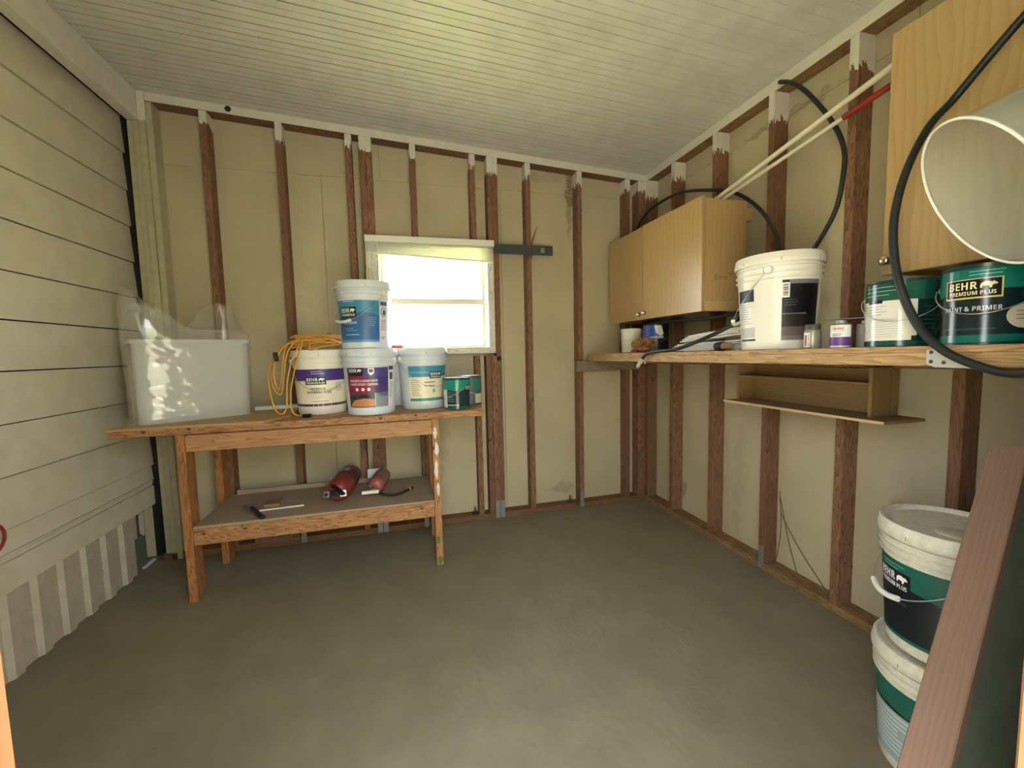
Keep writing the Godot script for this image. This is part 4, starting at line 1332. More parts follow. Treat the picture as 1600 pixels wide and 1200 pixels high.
func build_bench_shelf_load() -> void:
	var y := 0.3965
	extinguisher("large red fire extinguisher lying on the low bench shelf", Vector3(-2.285, y, 0.270), deg_to_rad(-6), 0.068, 0.36, M.red, false)
	extinguisher("small faded red fire extinguisher with white lever on the bench shelf", Vector3(-2.080, y, 0.235), deg_to_rad(-8), 0.050, 0.25, M.red_pale, true)
	var sc := thing("wood_scrap", "thin wood scrap with a pale edge on the low bench shelf", "board", Vector3(-2.60, y, 0.36), deg_to_rad(3))
	slab(sc, "plate", Vector3(-0.115, 0.0, -0.075), Vector3(0.11, 0.008, 0.07), M.bench_shelf, 0.001)
	slab(sc, "pale_edge", Vector3(-0.115, 0.0, 0.0705), Vector3(0.11, 0.0085, 0.073), M.white, 0.0005)
	slab(sc, "block", Vector3(-0.10, 0.0085, -0.04), Vector3(-0.02, 0.026, 0.05), M.ply_old, 0.002)
	var s := thing("scraper", "black-handled scraper lying on the low bench shelf", "scraper", Vector3(-2.700, y + 0.0, 0.505), deg_to_rad(-56))
	part(s, "handle", tube([Vector3(-0.085, 0.022, 0), Vector3(-0.04, 0.020, 0), Vector3(0.02, 0.016, 0.002), Vector3(0.085, 0.013, 0)], 0.012, 5, 10), M.black)
	slab(s, "blade", Vector3(-0.165, 0.020, -0.028), Vector3(-0.088, 0.0225, 0.028), M.steel_dull, 0.0005)

# ---------------------------------------------------------------- right-hand side
func shelf_y(z: float) -> float:
	return 1.219 + 0.0115 * z

func build_shelving() -> void:
	var s := thing("wall_shelf", "long pale wooden shelf with a thick front edge along the right wall", "shelf", Vector3(0, 1.219, 0))
	s.rotation.x = -0.0115
	var top := PackedVector2Array([Vector2(-0.507, 0.004), Vector2(-0.587, 2.58), Vector2(-0.002, 2.58), Vector2(-0.002, 0.004)])
	part(s, "top_board", extrude(top, "y", -0.016, 0.0), M.shelf_top)
	var fb := part(s, "front_board", cbox(Vector3(0.038, 0.036, 2.576), 0.002), M.shelf, Vector3(-0.528, -0.0345, 1.292), Vector3(0, -0.0310, 0))
	slab(s, "wall_ledger", Vector3(-0.036, -0.085, 0.06), Vector3(-0.002, -0.0165, 2.56), M.plate_right, 0.002)
	for z in [1.02, 1.98, 2.5]:
		slab(s, "cross_piece", Vector3(-0.50, -0.052, z), Vector3(-0.037, -0.0165, z + 0.036), M.plate_right, 0.002)
	var led := thing("shelf_ledger", "weathered grey ledger block under the far shelf end, on the back wall", "ledger", Vector3(-0.34, 1.086, 0.020))
	slab(led, "block", Vector3(-0.275, 0.0, -0.019), Vector3(0.27, 0.080, 0.019), M.grey_wood, 0.003)
	# mending plate screwed to the front edge
	var mp := begin()
	add_extrude(mp, PackedVector2Array([Vector2(2.222, -0.046), Vector2(2.222, -0.010), Vector2(2.245, -0.006), Vector2(2.335, -0.050), Vector2(2.335, -0.056), Vector2(2.24, -0.054)]), "x", -0.5975, -0.5955)
	var plate := part(s, "mending_plate", mp.commit(), mat(srgb(196, 194, 184), 0.5, 0.3))
	var hs := begin()
	for q in [[2.232, -0.016], [2.232, -0.040], [2.258, -0.042]]:
		add_lathe(hs, [Vector2(0, 0.0012), Vector2(0.0042, 0.001), Vector2(0.0048, 0)], 12, Transform3D(Basis.from_euler(Vector3(0, 0, PI / 2)), Vector3(-0.5976, q[1], q[0])))
	part(plate, "screw", hs.commit(), M.dark_metal)
	# the small plywood shelf hung under it
	var u := thing("hanging_shelf", "small plywood shelf unit hung beneath the long wall shelf", "shelf", Vector3(-0.10, 0.955, 1.49))
	var o := Vector3(-0.10, 0.955, 1.49)
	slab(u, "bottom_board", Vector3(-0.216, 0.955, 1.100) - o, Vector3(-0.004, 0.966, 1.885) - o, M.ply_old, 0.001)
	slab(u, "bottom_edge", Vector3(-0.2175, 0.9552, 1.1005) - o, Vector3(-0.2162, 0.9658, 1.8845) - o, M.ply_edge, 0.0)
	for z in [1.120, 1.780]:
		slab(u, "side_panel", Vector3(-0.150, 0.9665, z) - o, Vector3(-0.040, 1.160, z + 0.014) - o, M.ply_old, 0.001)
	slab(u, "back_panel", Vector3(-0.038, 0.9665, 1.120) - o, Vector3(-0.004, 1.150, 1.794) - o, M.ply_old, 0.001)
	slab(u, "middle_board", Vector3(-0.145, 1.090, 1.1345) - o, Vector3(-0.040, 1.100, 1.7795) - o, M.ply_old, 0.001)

func knob(parent: Node, at: Vector3, m: Material, r := 0.016) -> void:
	var st := begin()
	add_lathe(st, [Vector2(r * 0.8, 0.0), Vector2(r * 0.75, 0.003), Vector2(r * 0.4, 0.005), Vector2(r * 0.4, 0.013), Vector2(r * 0.9, 0.016), Vector2(r, 0.021), Vector2(r * 0.85, 0.026), Vector2(r * 0.5, 0.029), Vector2(0, 0.030)], 20, Transform3D(Basis.from_euler(Vector3(0, 0, PI / 2)), Vector3.ZERO))
	part(parent, "knob", st.commit(), m, at)

func cabinet(label: String, lo: Vector3, hi: Vector3, splits: Array, knobs: Array) -> Node3D:
	var base := Vector3((lo.x + hi.x) / 2, lo.y, (lo.z + hi.z) / 2)
	var c := thing("wall_cabinet", label, "cabinet", base, 0.0)
	var t := 0.016
	var xd := lo.x + 0.019
	slab(c, "side_panel", Vector3(xd, lo.y, hi.z - t) - base, Vector3(hi.x, hi.y - 0.012, hi.z) - base, M.melamine_side, 0.0008)
	slab(c, "side_panel", Vector3(xd, lo.y, lo.z) - base, Vector3(hi.x, hi.y - 0.012, lo.z + t) - base, M.melamine_side, 0.0008)
	slab(c, "top_panel", Vector3(xd, hi.y - 0.03, lo.z + t) - base, Vector3(hi.x, hi.y - 0.014, hi.z - t) - base, M.melamine_side, 0.0008)
	slab(c, "bottom_panel", Vector3(xd, lo.y + 0.018, lo.z + t) - base, Vector3(hi.x, lo.y + 0.034, hi.z - t) - base, M.melamine_side, 0.0008)
	slab(c, "back_panel", Vector3(hi.x - 0.006, lo.y + 0.034, lo.z + t) - base, Vector3(hi.x, hi.y - 0.030, hi.z - t) - base, M.melamine_side, 0.0)
	slab(c, "hanging_rail", Vector3(hi.x + 0.0005, hi.y - 0.12, lo.z + 0.02) - base, Vector3(-0.0005, hi.y - 0.05, hi.z + 0.006) - base, M.melamine_side, 0.0008)
	for i in splits.size() - 1:
		var d := slab(c, "door", Vector3(lo.x, lo.y - 0.002, splits[i] + (0.003 if i == 0 else 0.016)) - base, Vector3(xd - 0.001, hi.y, splits[i + 1] - (0.003 if i + 2 < splits.size() else 0.0)) - base, M.melamine, 0.0015)
		for k in knobs:
			if k[0] == i:
				knob(d, Vector3(lo.x, k[1], k[2]) - base - d.position, k[3])
	return c

func build_cabinets() -> void:
	var c1 := cabinet("two-door maple-look wall cabinet with side by side knobs above the shelf", Vector3(-0.322, 1.450, 0.010), Vector3(-0.034, 2.062, 1.045), [0.010, 0.474, 1.045], [[0, 1.484, 0.443, M.chrome], [1, 1.488, 0.520, M.chrome]])
	var base := Vector3((-0.322 - 0.034) / 2, 1.450, 0.5275)
	slab(c1, "light_rail", Vector3(-0.302, 1.452, 1.0452) - base, Vector3(-0.036, 1.505, 1.0475) - base, M.ply_edge, 0.0)
	# its right-hand door stands a little ajar on its hinges
	var dr: Node3D = c1.find_child("door_001", false, false)
	var hinge := Vector3(-0.312, 1.450, 1.045) - base
	dr.position = hinge + Basis(Vector3.UP, 0.015) * (dr.position - hinge)
	dr.rotation.y = 0.015
	# a pencilled note on the end panel
	var st := begin()
	for stroke in [[[-0.235, 1.648], [-0.237, 1.622]], [[-0.237, 1.648], [-0.214, 1.650]], [[-0.236, 1.635], [-0.218, 1.638]], [[-0.237, 1.621], [-0.212, 1.624]], [[-0.207, 1.640], [-0.205, 1.622], [-0.195, 1.640], [-0.188, 1.624]], [[-0.182, 1.640], [-0.178, 1.626], [-0.170, 1.640], [-0.164, 1.626], [-0.155, 1.641]], [[-0.148, 1.655], [-0.125, 1.658]], [[-0.148, 1.648], [-0.118, 1.652]]]:
		var ps := PackedVector3Array()
		for q in stroke:
			ps.append(Vector3(q[0], q[1], 1.0456))
		add_tube(st, ps, 0.0011, 5)
	part(c1, "pencil_mark", st.commit(), M.mark, -base)
	cabinet("maple-look wall cabinet at the right edge, behind the black hose loop", Vector3(-0.335, 1.483, 1.930), Vector3(-0.030, 2.245, 2.285), [1.930, 2.285], [[0, 1.526, 1.952, M.chrome]])

func build_shelf_load() -> void:
	var pr: Callable = pail_rad
	var cr: Callable = can_rad
	var wh := srgb(244, 242, 236)
	# white square tub and blue can at the far end
	var t := thing("plastic_tub", "small white squarish tub at the far end of the shelf", "tub", Vector3(-0.335, shelf_y(0.36), 0.36), deg_to_rad(-28))
	var tb := begin()
	add_lathe(tb, [Vector2(0, 0.003), Vector2(0.060, 0.0), Vector2(0.068, 0.008), Vector2(0.074, 0.150), Vector2(0.077, 0.152), Vector2(0.077, 0.166), Vector2(0.070, 0.170), Vector2(0, 0.168)], 8)
	part(t, "body", tb.commit(), M.plastic_dirty)
	var b := tin("paint_can", "blue and dark can marked Super behind the crumpled paper", Vector3(-0.262, shelf_y(0.54), 0.54), 0.0805, 0.186, mat(srgb(24, 26, 40), 0.35), deg_to_rad(-30), true, "can", "paint tins")
	var st := begin()
	var ph := deg_to_rad(-34)
	print_rect(st, ph, cr, -0.20, 0.035, 0.100, 0.176, srgb(40, 66, 150), 0.0004)
	print_poly(st, ph, cr, PackedVector2Array([Vector2(-0.01, 0.176), Vector2(0.035, 0.176), Vector2(0.05, 0.12), Vector2(0.03, 0.105), Vector2(0.0, 0.13)]), srgb(216, 214, 206), 0.0012)
	print_rect(st, ph, cr, 0.035, 0.22, 0.010, 0.176, srgb(22, 24, 32), 0.0002)
	print_text(st, ph, cr, "SuperPaint", -0.005, 0.098, 0.022, wh, 0.0014, 0.11)
	part(b, "label", st.commit(), M.print)
	# crumpled brown paper
	var cp := thing("crumpled_paper", "crumpled brown paper bag in front of the blue can", "paper", Vector3(-0.415, shelf_y(0.62), 0.63))
	var n := FastNoiseLite.new()
	n.seed = 3
	n.frequency = 1.0
	n.fractal_octaves = 3
	var cs := begin()
	var g := []
	for i in 25:
		var row := []
		for j in 13:
			var a := TAU * i / 24.0
			var e := PI * j / 12.0
			var d := Vector3(sin(e) * cos(a), cos(e), sin(e) * sin(a))
			var k := 1.0 + 0.75 * n.get_noise_3d(d.x * 2.2, d.y * 2.2, d.z * 2.2) + 0.30 * n.get_noise_3d(d.x * 6.0, d.y * 6.0, d.z * 6.0)
			var p := Vector3(d.x * 0.055, d.y * 0.048, d.z * 0.088) * k
			p.y = maxf(p.y, -0.044)
			row.append(p + Vector3(0, 0.044, 0))
		g.append(row)
	for i in 24:
		for j in 12:
			var A: Vector3 = g[i][j]
			var B: Vector3 = g[i + 1][j]
			var C: Vector3 = g[i + 1][j + 1]
			var D: Vector3 = g[i][j + 1]
			var mid := Vector3(0, 0.044, 0)
			for w in [[A, B, C], [A, C, D]]:
				var nn: Vector3 = (w[1] - w[0]).cross(w[2] - w[0])
				if nn.length() < 1e-9:
					continue
				nn = nn.normalized()
				if nn.dot((w[0] + w[1] + w[2]) / 3.0 - mid) < 0:
					nn = -nn
				tri(cs, w[0], w[1], w[2], nn)
	part(cp, "paper", cs.commit(), M.rag)
	# stack of white strips
	var zc := 1.16
	for k in 9:
		var ln := 0.50 - 0.018 * k
		var lift := 0.0085 * k
		var names := ["lowest", "second", "third", "fourth", "fifth", "sixth", "seventh", "eighth", "topmost"]
		var sp := thing("white_strip", "%s white strip from the shelf in the stack beside the brush" % names[k], "strip", Vector3(-0.365 + 0.003 * (k % 3), shelf_y(1.15) + lift + 0.0052, zc + 0.012 * k), 0.0, "stack of white strips")
		sp.rotation = Vector3(-0.0115 - (0.035 if k > 4 else 0.0) - 0.004 * k, 0.015 * (k % 3), 0)
		if k > 4:
			sp.position.y += 0.010 + 0.001 * k
		slab(sp, "strip", Vector3(-0.07, 0.0, -ln / 2), Vector3(0.08, 0.0062, ln / 2), M.paper, 0.0008)
	# brush with a black ferrule
	var br := thing("paint_brush", "paint brush with black bristles lying by the big white pail", "brush", Vector3(-0.462, shelf_y(1.36), 1.345), deg_to_rad(-6))
	var bb := begin()
	add_lathe(bb, [Vector2(0, -0.022), Vector2(0.019, -0.022), Vector2(0.0215, -0.006), Vector2(0.0215, 0.022), Vector2(0.019, 0.026), Vector2(0, 0.026)], 24, Transform3D(Basis.from_euler(Vector3(PI / 2, 0, 0)), Vector3(0, 0.0215, 0)))
	part(br, "bristles", bb.commit(), M.black)
	var bf := begin()
	add_lathe(bf, [Vector2(0.016, 0.026), Vector2(0.015, 0.075), Vector2(0.011, 0.085), Vector2(0, 0.085)], 20, Transform3D(Basis.from_euler(Vector3(PI / 2, 0, 0)), Vector3(0.0, 0.0215, 0)))
	part(br, "handle", bf.commit(), M.ply_old)
	# the big white pail
	var yb := shelf_y(1.6) + 0.0005
	var p := pail("big white pail with black label on the right-hand shelf", Vector3(-0.408, yb, 1.605), deg_to_rad(-150), {"drop": 0.19, "grip": true})
	p.rotation.x = -0.0115
	st = begin()
	ph = deg_to_rad(-47.4)
	print_rect(st, ph, pr, 0.012, 0.150, 0.035, 0.262, srgb(18, 20, 26), 0.0004)
	print_rect(st, ph, pr, 0.034, 0.150, 0.246, 0.262, srgb(120, 122, 130), 0.0008)
	print_rect(st, ph, pr, 0.012, 0.036, 0.196, 0.252, srgb(232, 230, 222), 0.0008)
	for k in 8:
		print_rect(st, ph, pr, 0.015, 0.031, 0.202 + 0.0056 * k, 0.202 + 0.0056 * k + (0.0034 if k % 3 else 0.002), srgb(30, 30, 34), 0.0012)
	print_rect(st, ph, pr, 0.012, 0.150, 0.035, 0.110, srgb(98, 88, 82), 0.0008)
	print_rect(st, ph, pr, 0.012, 0.150, 0.086, 0.130, srgb(40, 34, 32), 0.0010)
	print_rect(st, ph, pr, 0.012, 0.150, 0.035, 0.052, srgb(122, 116, 108), 0.0012)
	print_lines(st, ph, pr, 0.02, 0.07, 0.188, 3, 0.010, 0.0016, srgb(110, 112, 120), 0.0012)
	print_lines(st, ph, pr, 0.014, 0.13, 0.136, 1, 0.01, 0.002, srgb(150, 152, 160), 0.0014)
	print_rect(st, ph, pr, -0.170, -0.082, 0.030, 0.240, srgb(236, 232, 220), 0.0004)
	print_rect(st, ph, pr, -0.170, -0.082, 0.192, 0.240, srgb(24, 28, 48), 0.0008)
	print_lines(st, ph, pr, -0.160, -0.090, 0.184, 9, 0.0095, 0.0022, srgb(160, 156, 146), 0.0008)
	print_rect(st, ph, pr, -0.168, -0.082, 0.050, 0.090, srgb(196, 192, 182), 0.0008)
	print_rect(st, ph, pr, -0.168, -0.080, 0.036, 0.044, srgb(26, 28, 34), 0.0010)
	part(p, "label", st.commit(), M.print)
	# two little tins and the trowel behind
	var sr := func(_y: float) -> float: return 0.026
	var s1 := thing("small_jar", "little pale jar with dark screw lid by the white pail", "jar", Vector3(-0.512, shelf_y(1.842), 1.842), 0.0, "little tins")
	part(s1, "body", lathe([Vector2(0, 0.001), Vector2(0.024, 0.0), Vector2(0.0255, 0.003), Vector2(0.0255, 0.060), Vector2(0.022, 0.066), Vector2(0.020, 0.068)], 28), mat(srgb(150, 144, 126), 0.35, 0.3))
	part(s1, "lid", lathe([Vector2(0.0215, 0.067), Vector2(0.0225, 0.068), Vector2(0.0225, 0.083), Vector2(0.021, 0.085), Vector2(0, 0.085)], 24), mat(srgb(70, 70, 62), 0.5))
	st = begin()
	ph = deg_to_rad(-50)
	print_rect(st, ph, sr, -0.036, -0.008, 0.006, 0.056, srgb(226, 220, 208), 0.0003)
	print_rect(st, ph, sr, -0.026, -0.018, 0.010, 0.048, srgb(150, 40, 34), 0.0006)
	print_lines(st, ph, sr, -0.015, -0.010, 0.05, 6, 0.007, 0.003, srgb(60, 60, 60), 0.0006)
	part(s1, "label", st.commit(), M.print)
	var s2 := thing("glue_can", "little white and purple tin with red lettering on the shelf", "tin", Vector3(-0.520, shelf_y(1.945), 1.945), 0.0, "little tins")
	part(s2, "body", lathe([Vector2(0, 0.001), Vector2(0.028, 0.0), Vector2(0.029, 0.002), Vector2(0.028, 0.004), Vector2(0.028, 0.074), Vector2(0.029, 0.076), Vector2(0.026, 0.078), Vector2(0.016, 0.080)], 28), M.steel)
	part(s2, "lid", lathe([Vector2(0.016, 0.079), Vector2(0.016, 0.089), Vector2(0.014, 0.091), Vector2(0, 0.091)], 20), M.steel_dull)
	var s2r := func(_y: float) -> float: return 0.0284
	st = begin()
	ph = deg_to_rad(-62)
	print_rect(st, ph, s2r, -0.05, 0.036, 0.005, 0.074, srgb(236, 232, 228), 0.0002)
	print_rect(st, ph, s2r, -0.05, 0.036, 0.008, 0.036, srgb(98, 62, 128), 0.0005)
	print_rect(st, ph, s2r, -0.022, 0.014, 0.052, 0.071, srgb(214, 206, 200), 0.0005)
	print_text(st, ph, s2r, "Oatey", -0.004, 0.062, 0.010, srgb(190, 40, 40), 0.0008, 0.028)
	print_lines(st, ph, s2r, -0.02, 0.014, 0.047, 2, 0.005, 0.002, srgb(70, 60, 70), 0.0008)
	part(s2, "label", st.commit(), M.print)
	var s3 := thing("glue_can", "little silvery tin tucked behind the purple one", "tin", Vector3(-0.462, shelf_y(1.985), 1.985), 0.0, "little tins")
	part(s3, "body", lathe([Vector2(0, 0.001), Vector2(0.028, 0.0), Vector2(0.029, 0.002), Vector2(0.028, 0.004), Vector2(0.028, 0.070), Vector2(0.029, 0.072), Vector2(0.024, 0.076), Vector2(0.016, 0.077), Vector2(0.016, 0.086), Vector2(0, 0.087)], 28), mat(srgb(150, 150, 142), 0.45, 0.3))
	var tw := thing("trowel", "flat grey trowel blade lying across blocks behind the little tins", "trowel", Vector3(-0.34, shelf_y(1.93), 1.95), deg_to_rad(8))
	part(tw, "blade", extrude(PackedVector2Array([Vector2(-0.10, -0.13), Vector2(-0.06, 0.10), Vector2(0.05, 0.10), Vector2(0.06, -0.10)]), "y", 0.098, 0.1005), M.steel_dull)
	slab(tw, "block", Vector3(-0.05, 0.0, -0.03), Vector3(0.04, 0.0975, 0.08), M.dark_metal, 0.003)
	# gallon tins
	var rows := [["green paint can with large white label and wire bail on the shelf", Vector3(-0.475, 0, 2.085), -57.7, 0], ["dark green paint can with big white BEHR lettering at the right edge", Vector3(-0.478, 0, 2.272), -63.8, 1], ["spare green paint can under the clear bucket, past the right edge", Vector3(-0.530, 0, 2.490), -66.0, 2]]
	for r in rows:
		var at: Vector3 = r[1]
		at.y = shelf_y(at.z) + 0.0005
		var c := tin("paint_can", r[0], at, 0.0805, 0.190 if r[3] != 1 else 0.195, M.can_dark, deg_to_rad(float(r[2]) - 8.0))
		c.rotation.x = -0.0115
		ph = deg_to_rad(r[2])
		st = begin()
		if r[3] == 0:
			print_rect(st, ph, cr, -0.25, 0.25, 0.010, 0.182, srgb(20, 44, 42), -0.0004)
			print_rect(st, ph, cr, -0.125, 0.05, 0.130, 0.182, srgb(32, 84, 68), 0.0002)
			print_rect(st, ph, cr, 0.05, 0.2, 0.130, 0.182, srgb(24, 64, 56), 0.0002)
			print_rect(st, ph, cr, -0.125, 0.034, 0.018, 0.132, srgb(222, 218, 206), 0.0006)
			print_rect(st, ph, cr, 0.022, 0.036, 0.018, 0.030, srgb(20, 44, 42), 0.0009)
			print_lines(st, ph, cr, -0.118, -0.02, 0.118, 4, 0.008, 0.0014, srgb(150, 146, 136), 0.0009)
			print_lines(st, ph, cr, -0.090, 0.02, 0.080, 8, 0.007, 0.0012, srgb(176, 172, 160), 0.0009)
			print_lines(st, ph, cr, -0.122, -0.10, 0.060, 7, 0.006, 0.0018, srgb(120, 116, 110), 0.0009)
			print_rect(st, ph, cr, -0.085, -0.042, 0.126, 0.136, srgb(30, 34, 34), 0.0010)
			print_lines(st, ph, cr, -0.10, 0.0, 0.172, 3, 0.011, 0.0016, srgb(150, 190, 174), 0.0009)
			print_lines(st, ph, cr, 0.045, 0.10, 0.11, 7, 0.012, 0.0012, srgb(70, 96, 92), 0.0009)
			print_rect(st, ph, cr, -0.125, 0.2, 0.004, 0.016, srgb(26, 84, 70), 0.0008)
		else:
			print_rect(st, ph, cr, -0.25, 0.25, 0.010, 0.184, srgb(28, 40, 46), -0.0004)
			print_poly(st, ph, cr, PackedVector2Array([Vector2(-0.13, 0.184), Vector2(-0.09, 0.184), Vector2(-0.05, 0.184), Vector2(0.0, 0.184), Vector2(0.05, 0.184), Vector2(0.12, 0.184), Vector2(0.12, 0.130), Vector2(0.05, 0.132), Vector2(0.0, 0.132), Vector2(-0.05, 0.128), Vector2(-0.09, 0.122), Vector2(-0.13, 0.114)]), srgb(22, 112, 98), 0.0014)
			print_rect(st, ph, cr, -0.25, 0.25, 0.006, 0.024, srgb(28, 108, 94), 0.0008)
			var gold := srgb(214, 196, 130)
			print_rect(st, ph, cr, -0.078, 0.026, 0.112, 0.160, gold, 0.0018)
			print_plate(st, ph, cr, -0.026, 0.137, 0.098, 0.042, 0.0021, srgb(232, 222, 178), "PREMIUM PLUS")
			print_text(st, ph, cr, "PAINT & PRIMER", -0.026, 0.088, 0.011, srgb(206, 206, 200), 0.0010, 0.105)
			print_lines(st, ph, cr, -0.03, 0.03, 0.178, 2, 0.008, 0.002, srgb(120, 190, 176), 0.0020)
			print_lines(st, ph, cr, -0.085, 0.05, 0.040, 1, 0.01, 0.003, srgb(60, 84, 88), 0.0008)
			if r[3] == 1:
				var disc := PackedVector2Array()
				for k in 20:
					disc.append(Vector2(0.064 + 0.032 * cos(TAU * k / 20), 0.066 + 0.029 * sin(TAU * k / 20)))
				print_poly(st, ph, cr, disc, srgb(196, 190, 172), 0.0028)
				print_lines(st, ph, cr, 0.048, 0.08, 0.078, 3, 0.009, 0.002, srgb(150, 90, 80), 0.0034)
		part(c, "label", st.commit(), M.print_can)
	# boxes between the tins, deep on the shelf
	var bx := thing("small_box", "small white-topped box deep on the shelf between two green cans", "box", Vector3(-0.22, shelf_y(2.12), 2.10))
	slab(bx, "carton", Vector3(-0.05, 0.0, -0.05), Vector3(0.05, 0.052, 0.08), M.dark_metal, 0.001)
	slab(bx, "lid", Vector3(-0.052, 0.0525, -0.052), Vector3(0.052, 0.072, 0.082), M.white, 0.001)
	# clear bucket tipped over on the cans
	var D := Vector3(0.686, 0.47, 0.555).normalized()
	var cb := thing("clear_bucket", "cloudy translucent bucket lying tipped on top of the cans", "bucket", Vector3(-0.684, 1.572, 2.356))
	cb.basis = Basis(Quaternion(Vector3.UP, D))
	part(cb, "wall", lathe([Vector2(0.1685, 0.0), Vector2(0.1745, 0.0), Vector2(0.1745, 0.004), Vector2(0.169, 0.005), Vector2(0.166, 0.03), Vector2(0.146, 0.365), Vector2(0.141, 0.372), Vector2(0.0, 0.372)], 64), M.clear_tub)
	part(cb, "lining", lathe([Vector2(0.0, 0.367), Vector2(0.09, 0.367), Vector2(0.092, 0.361), Vector2(0.099, 0.361), Vector2(0.101, 0.367), Vector2(0.139, 0.367), Vector2(0.1425, 0.36), Vector2(0.145, 0.34), Vector2(0.1425, 0.336), Vector2(0.1435, 0.33), Vector2(0.146, 0.325), Vector2(0.1478, 0.29), Vector2(0.1462, 0.288), Vector2(0.1480, 0.286), Vector2(0.1500, 0.25), Vector2(0.1484, 0.248), Vector2(0.1502, 0.246), Vector2(0.1625, 0.03), Vector2(0.1685, 0.002)], 64), M.clear_tub)
	part(cb, "rim", tube(ring_pts(0.172, 0.0), 0.0032, 3, 8, true), mat(srgb(250, 248, 238), 0.25))
	var em := begin()
	for k in 7:
		var a0 := -1.30 + 0.035 * k
		for s in 10:
			var yy := 0.19 + 0.012 * s
			var rr := 0.1575 - 0.052 * (yy - 0.03) - 0.0012
			add_cbox(em, Vector3(sin(a0) * rr, yy, cos(a0) * rr), Vector3(0.0028, 0.0075, 0.0028), 0.0004)
	part(cb, "printed_scale", em.commit(), mat(srgb(116, 104, 104), 0.7))

func ring_pts(r: float, y: float) -> Array:
	var out := []
	for k in 24:
		out.append(Vector3(sin(TAU * k / 24) * r, y, cos(TAU * k / 24) * r))
	return out

func build_hoses_and_poles() -> void:
	var h := thing("black_hose", "long black hose arching over the two-door cabinet, end on the shelf", "hose", Vector3(-0.05, 1.23, 1.2))
	var o := Vector3(-0.05, 1.23, 1.2)
	var pts := [[-0.045, 2.552, 1.243], [-0.050, 2.500, 1.320], [-0.05, 2.402, 1.405], [-0.05, 2.222, 1.519], [-0.05, 2.09, 1.573], [-0.05, 1.983, 1.577], [-0.05, 1.833, 1.547], [-0.05, 1.679, 1.444], [-0.07, 1.55, 1.34], [-0.13, 1.455, 1.20], [-0.20, 1.417, 1.0], [-0.21, 1.423, 0.72], [-0.20, 1.435, 0.46], [-0.12, 1.43, 0.24], [-0.015, 1.48, 0.20], [-0.016, 1.75, 0.16], [-0.016, 2.02, 0.10], [-0.09, 2.13, 0.035], [-0.105, 2.20, 0.085], [-0.07, 2.285, 0.195], [-0.06, 2.288, 0.49], [-0.06, 2.199, 0.792], [-0.06, 2.108, 0.993], [-0.06, 1.977, 1.148], [-0.06, 1.834, 1.25], [-0.06, 1.748, 1.278], [-0.08, 1.62, 1.295], [-0.15, 1.50, 1.31], [-0.25, 1.42, 1.315], [-0.36, 1.385, 1.350], [-0.42, 1.362, 1.393], [-0.48, 1.309, 1.310], [-0.53, 1.250, 1.138], [-0.545, 1.236, 0.97], [-0.550, 1.222, 0.88], [-0.556, 1.190, 0.838]]
	var ps := []
	for q in pts:
		ps.append(Vector3(q[0], q[1], q[2]) - o)
	part(h, "tube", tube(ps, 0.0095, 8, 12), M.hose)
	part(h, "fitting", tube([Vector3(-0.556, 1.192, 0.839) - o, Vector3(-0.560, 1.172, 0.826) - o, Vector3(-0.564, 1.150, 0.812) - o], 0.0105, 3, 12), mat(srgb(196, 186, 160), 0.5))
	part(h, "fitting_end", tube([Vector3(-0.5625, 1.158, 0.817) - o, Vector3(-0.5655, 1.143, 0.808) - o], 0.0085, 2, 12), M.steel)
	var fl := begin()
	for q in [[-0.558, 1.196, 0.842, -0.575, 1.168, 0.872], [-0.556, 1.196, 0.838, -0.552, 1.165, 0.87], [-0.559, 1.195, 0.838, -0.59, 1.178, 0.845]]:
		var A := Vector3(q[0], q[1], q[2]) - o
		var B := Vector3(q[3], q[4], q[5]) - o
		add_tube(fl, PackedVector3Array([A, A.lerp(B, 0.5) + Vector3(0, 0.003, 0), B]), 0.004, 6)
	part(h, "torn_tape", fl.commit(), mat(srgb(206, 190, 156), 0.7))
	# the loop in front
	var l := thing("hose_loop", "thick black hose loop hanging in front of the right-hand cabinet", "hose", Vector3(-0.5, 1.2, 2.3))
	o = Vector3(-0.5, 1.2, 2.3)
	ps = []
	for q in [[-0.42, 2.035, 2.275], [-0.42, 1.975, 2.209], [-0.42, 1.915, 2.148], [-0.47, 1.847, 2.123], [-0.53, 1.726, 2.112], [-0.575, 1.584, 2.118], [-0.602, 1.438, 2.150], [-0.615, 1.313, 2.203], [-0.625, 1.238, 2.267], [-0.625, 1.197, 2.339], [-0.63, 1.184, 2.411], [-0.65, 1.22, 2.54], [-0.66, 1.32, 2.64], [-0.70, 1.50, 2.69], [-0.68, 1.75, 2.70], [-0.55, 1.98, 2.62], [-0.44, 2.10, 2.48], [-0.42, 2.10, 2.36]]:
		ps.append(Vector3(q[0], q[1], q[2]) - o)
	part(l, "tube", tube(ps, 0.0100, 8, 12, true), M.hose)
	# poles lying from cabinet to cabinet
	var w := thing("plastic_pipe", "long white plastic pipe resting across the tops of both cabinets", "pipe", Vector3(-0.15, 2.06, 0.93))
	part(w, "tube", tube([Vector3(0, 0.0245, 0.0), Vector3(0.0, 0.118, 0.5), Vector3(0.0, 0.2135, 1.0), Vector3(0.0, 0.29, 1.40)], 0.0115, 2, 14), M.pvc)
	var rp := thing("red_ended_pipe", "pale pipe with a dark red end lying just below the white pipe", "pipe", Vector3(-0.118, 2.06, 0.96))
	part(rp, "tube", tube([Vector3(0, 0.0245, 0.0), Vector3(0.0, 0.075, 0.36), Vector3(0.0, 0.118, 0.66)], 0.0095, 2, 14), M.pvc)
	part(rp, "red_end", tube([Vector3(0.0, 0.118, 0.66), Vector3(0.0, 0.140, 0.81), Vector3(0.0, 0.1620, 0.965)], 0.0115, 2, 14), M.red_pipe)

